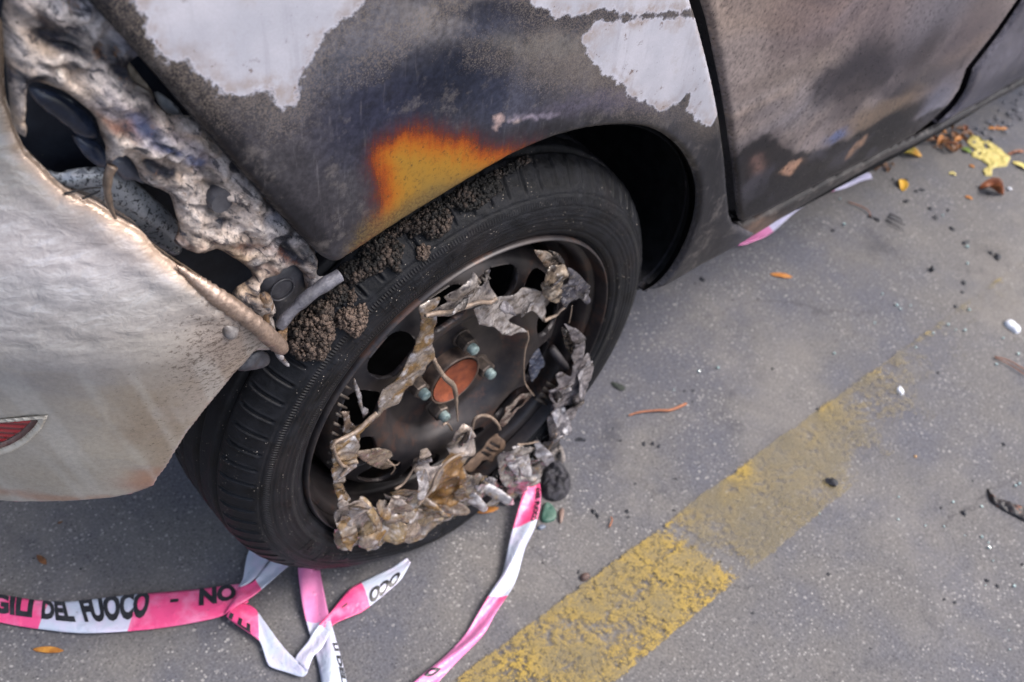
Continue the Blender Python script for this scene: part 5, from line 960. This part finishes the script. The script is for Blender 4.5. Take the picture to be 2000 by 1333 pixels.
bits = [(1373, 548, 13), (1358, 554, 7), (1258, 868, 11), (1274, 868, 11), (1285, 873, 11), (1212, 862, 8), (1198, 838, 6), (1627, 452, 12), (1860, 449, 13), (1887, 475, 14), (1935, 495, 11), (1948, 504, 18), (1883, 553, 12), (1880, 572, 9), (1866, 600, 11), (1790, 375, 10), (1800, 372, 9), (1862, 342, 9), (1816, 408, 12), (1828, 426, 14), (1850, 412, 10), (1770, 395, 12), (1700, 425, 12), (1712, 430, 14), (1352, 785, 7), (1509, 722, 9), (1337, 765, 7), (1353, 764, 8), (1320, 936, 8), (1317, 998, 9), (1351, 1070, 10), (1407, 1098, 7), (1618, 1122, 10), (1471, 1198, 11), (1927, 1135, 14), (1948, 1146, 12), (1865, 1178, 10), (1844, 1172, 9), (1996, 1104, 9), (1960, 870, 10), (1838, 993, 8), (1160, 1000, 18), (1166, 1008, 12), (1225, 1000, 14), (1228, 1012, 10), (1140, 1130, 16), (1130, 1118, 9), (1150, 1122, 8), (1002, 1156, 7), (66, 1092, 8), (158, 1112, 8), (172, 1272, 6), (1596, 800, 7), (1480, 586, 6), (1431, 587, 6), (1832, 730, 8), (1900, 940, 7), (1700, 1268, 7), (1560, 1010, 6), (1270, 1180, 7), (1198, 1185, 8), (1930, 380, 8), (1745, 352, 9), (1770, 352, 8), (1420, 640, 5), (1240, 946, 7), (1060, 1100, 6)]
def where(x, y):
    if x < 400: return 'on the asphalt left of the tyre, near the wide flat tape'
    if 980 < x < 1360 and y > 900: return 'between the hanging tape and the near end of the yellow line'
    if y < 470: return 'below the sill, around the fallen leaves'
    if x < 1620 and y < 860+(1620-x)*.0 and y < 1290-.727*(x-930): return 'between the tyre and the yellow line'
    if y < 1290-.727*(x-930): return 'beyond the far faded end of the yellow line'
    return 'on the viewer side of the yellow line'
for x, y, s in bits: stone('char_crumb', 'black char crumb '+where(x, y), x, y, s, CH, 'charcoal', 'black char crumbs '+where(x, y), .4, el=rngd.uniform(1, 1.7), jag=.5)
g = G('broken_glass'); GL = g.fin(C(190, 214, 214), .06, 0, spec=.9, coat=1.0, trans=.35)
gl = [(1723, 575), (1751, 598), (1758, 605), (1778, 598), (1892, 607), (1851, 636), (1822, 652), (1866, 646), (1884, 647), (1708, 632), (1629, 692), (1889, 516), (1888, 484), (1959, 662), (1988, 693), (1945, 713), (1755, 972), (1861, 982), (1916, 990), (1918, 991), (1950, 990), (1754, 1016), (1843, 1029), (1807, 1028), (1884, 1047), (1917, 1050), (1930, 1061), (1931, 1071), (1939, 1096), (1924, 1144), (1980, 1146), (1983, 950), (1990, 946), (1971, 1270), (1316, 763), (1365, 727), (1402, 720), (1600, 1004), (1841, 422), (1640, 390), (1648, 440), (1970, 1232), (1788, 680)]
for x, y in gl: stone('glass_crumb', 'tiny glinting glass crumb '+where(x, y), x, y, rngd.uniform(4, 8), GL, 'glass', 'broken glass crumbs '+where(x, y), .8, cube=True)
WS = m_simple('white_stone', C(206, 210, 222), C(228, 230, 238), 80, .5)
pad('white_chip', 'white rectangular chip on asphalt near the right edge', [(1960, 634), (1972, 628), (1992, 644), (1984, 653)], WS, .006, .0006)
pad('white_chip', 'small white triangular chip on the faded end of the yellow line', [(1749, 764), (1756, 756), (1765, 768), (1760, 773)], WS, .004, .0006)
stone('pale_stone', 'pale orange stone on asphalt right of the faded yellow line', 1787, 893, 10, m_simple('tan_stone', C(196, 150, 100), C(220, 180, 130), 80, .6), 'stone')
stone('pale_stone', 'light speck of stone on asphalt above the white rectangular chip', 1971, 371, 12, WS, 'stone', flatn=.5)
ST = m_simple('roadside_grit', C(70, 74, 88), C(140, 138, 140), 60, .7)
for i in range(60):
    t = rngd.uniform(0, 1); x = 1905+t*95+rngd.uniform(-10, 8); y = 262-t*75+rngd.uniform(-8, 46)
    stone('grit_stone', 'small grey stone in the grit along the sill at the top right', x, y, rngd.uniform(5, 12), ST, 'stone', 'grey grit stones along the sill', .6)
# lump of burnt rubber and coloured fragments at the tyre's front foot
pad('burnt_rubber_lump', 'round lumpy black burnt rubber cake beside the hanging tape', [(1060, 925), (1072, 908), (1090, 903), (1105, 918), (1114, 940), (1110, 965), (1095, 978), (1075, 980), (1060, 968), (1056, 945)], m_simple('burnt_rubber', C(22, 22, 26), C(66, 64, 72), 160, .6, 0, 1, .003), .014, .005, 'rubber lump')
pad('ash_flake_heap', 'crumpled grey ash flake leaning on the burnt rubber cake', [(1060, 905), (1066, 880), (1082, 868), (1098, 880), (1104, 900), (1092, 908), (1076, 902)], m_simple('ash_flake', C(40, 40, 44), C(140, 132, 128), 90, .7, 0, 1, .003), .012, .006, 'ash')
pad('green_fragment', 'dull green plastic fragment below the burnt rubber cake', [(1058, 1000), (1064, 984), (1076, 986), (1086, 1002), (1084, 1016), (1068, 1022), (1056, 1018)], m_simple('green_plastic', C(50, 88, 76), C(84, 110, 98), 50, .5), .003, .001)
pad('brown_fragment', 'small brown plastic fragment right of the green one', [(1090, 1004), (1096, 994), (1102, 998), (1098, 1020), (1092, 1022)], m_simple('brown_plastic', C(116, 96, 88), C(140, 118, 108), 50, .5), .003, .001)
pad('blue_fragment', 'grey blue plastic sliver below the green fragment', [(1048, 1032), (1058, 1026), (1066, 1030), (1056, 1036)], m_simple('blue_plastic', C(90, 98, 116), C(110, 118, 134), 50, .5), .002, .001)
pad('rust_flake', 'small brown flake on asphalt at the edge of the yellow line', [(1132, 1128), (1142, 1120), (1152, 1126), (1146, 1134), (1136, 1136)], m_simple('flake', C(70, 56, 54), C(110, 88, 80), 80, .6), .003, .002)

# ================================================================== rest of the car, out of the frame
def shell():
    rustm = m_simple('scorched_shell', C(60, 56, 56), C(110, 100, 92), 6, .6, .2)
    def slab(name, c, s, par=car, m=rustm, bev=.02):
        V, F = box_geo(c, s); o = mesh(name, V, F, m, par, sm=False); b = o.modifiers.new('b', 'BEVEL'); b.width = bev; b.segments = 3; return o
    slab('floor_pan', (1.15, .92, .255), (2.1, 1.16, .05), m=SOOT)
    slab('far_side_panel', (.80, 1.575, .60), (2.80, .05, .66)); slab('tailgate', (-.555, .80, .66), (.05, 1.34, .68)); slab('dashboard_bulkhead', (2.20, .80, .62), (.06, 1.46, .62), m=SOOT)
    slab('roof', (.85, .80, 1.435), (2.30, 1.16, .035), bev=.016)
    for x, dx in ((-.42, .14), (.62, .0), (2.05, -.26)):
        for y0, y1 in ((.045, .215), (1.555, 1.385)):
            P = [(x, y0, .90), (x+dx*.4, y0*.65+y1*.35, 1.12), (x+dx, y1, 1.42)]; V, F = tube_geo(P, [.035, .032, .028], 10); mesh('pillar', V, F, rustm, car)
shell()
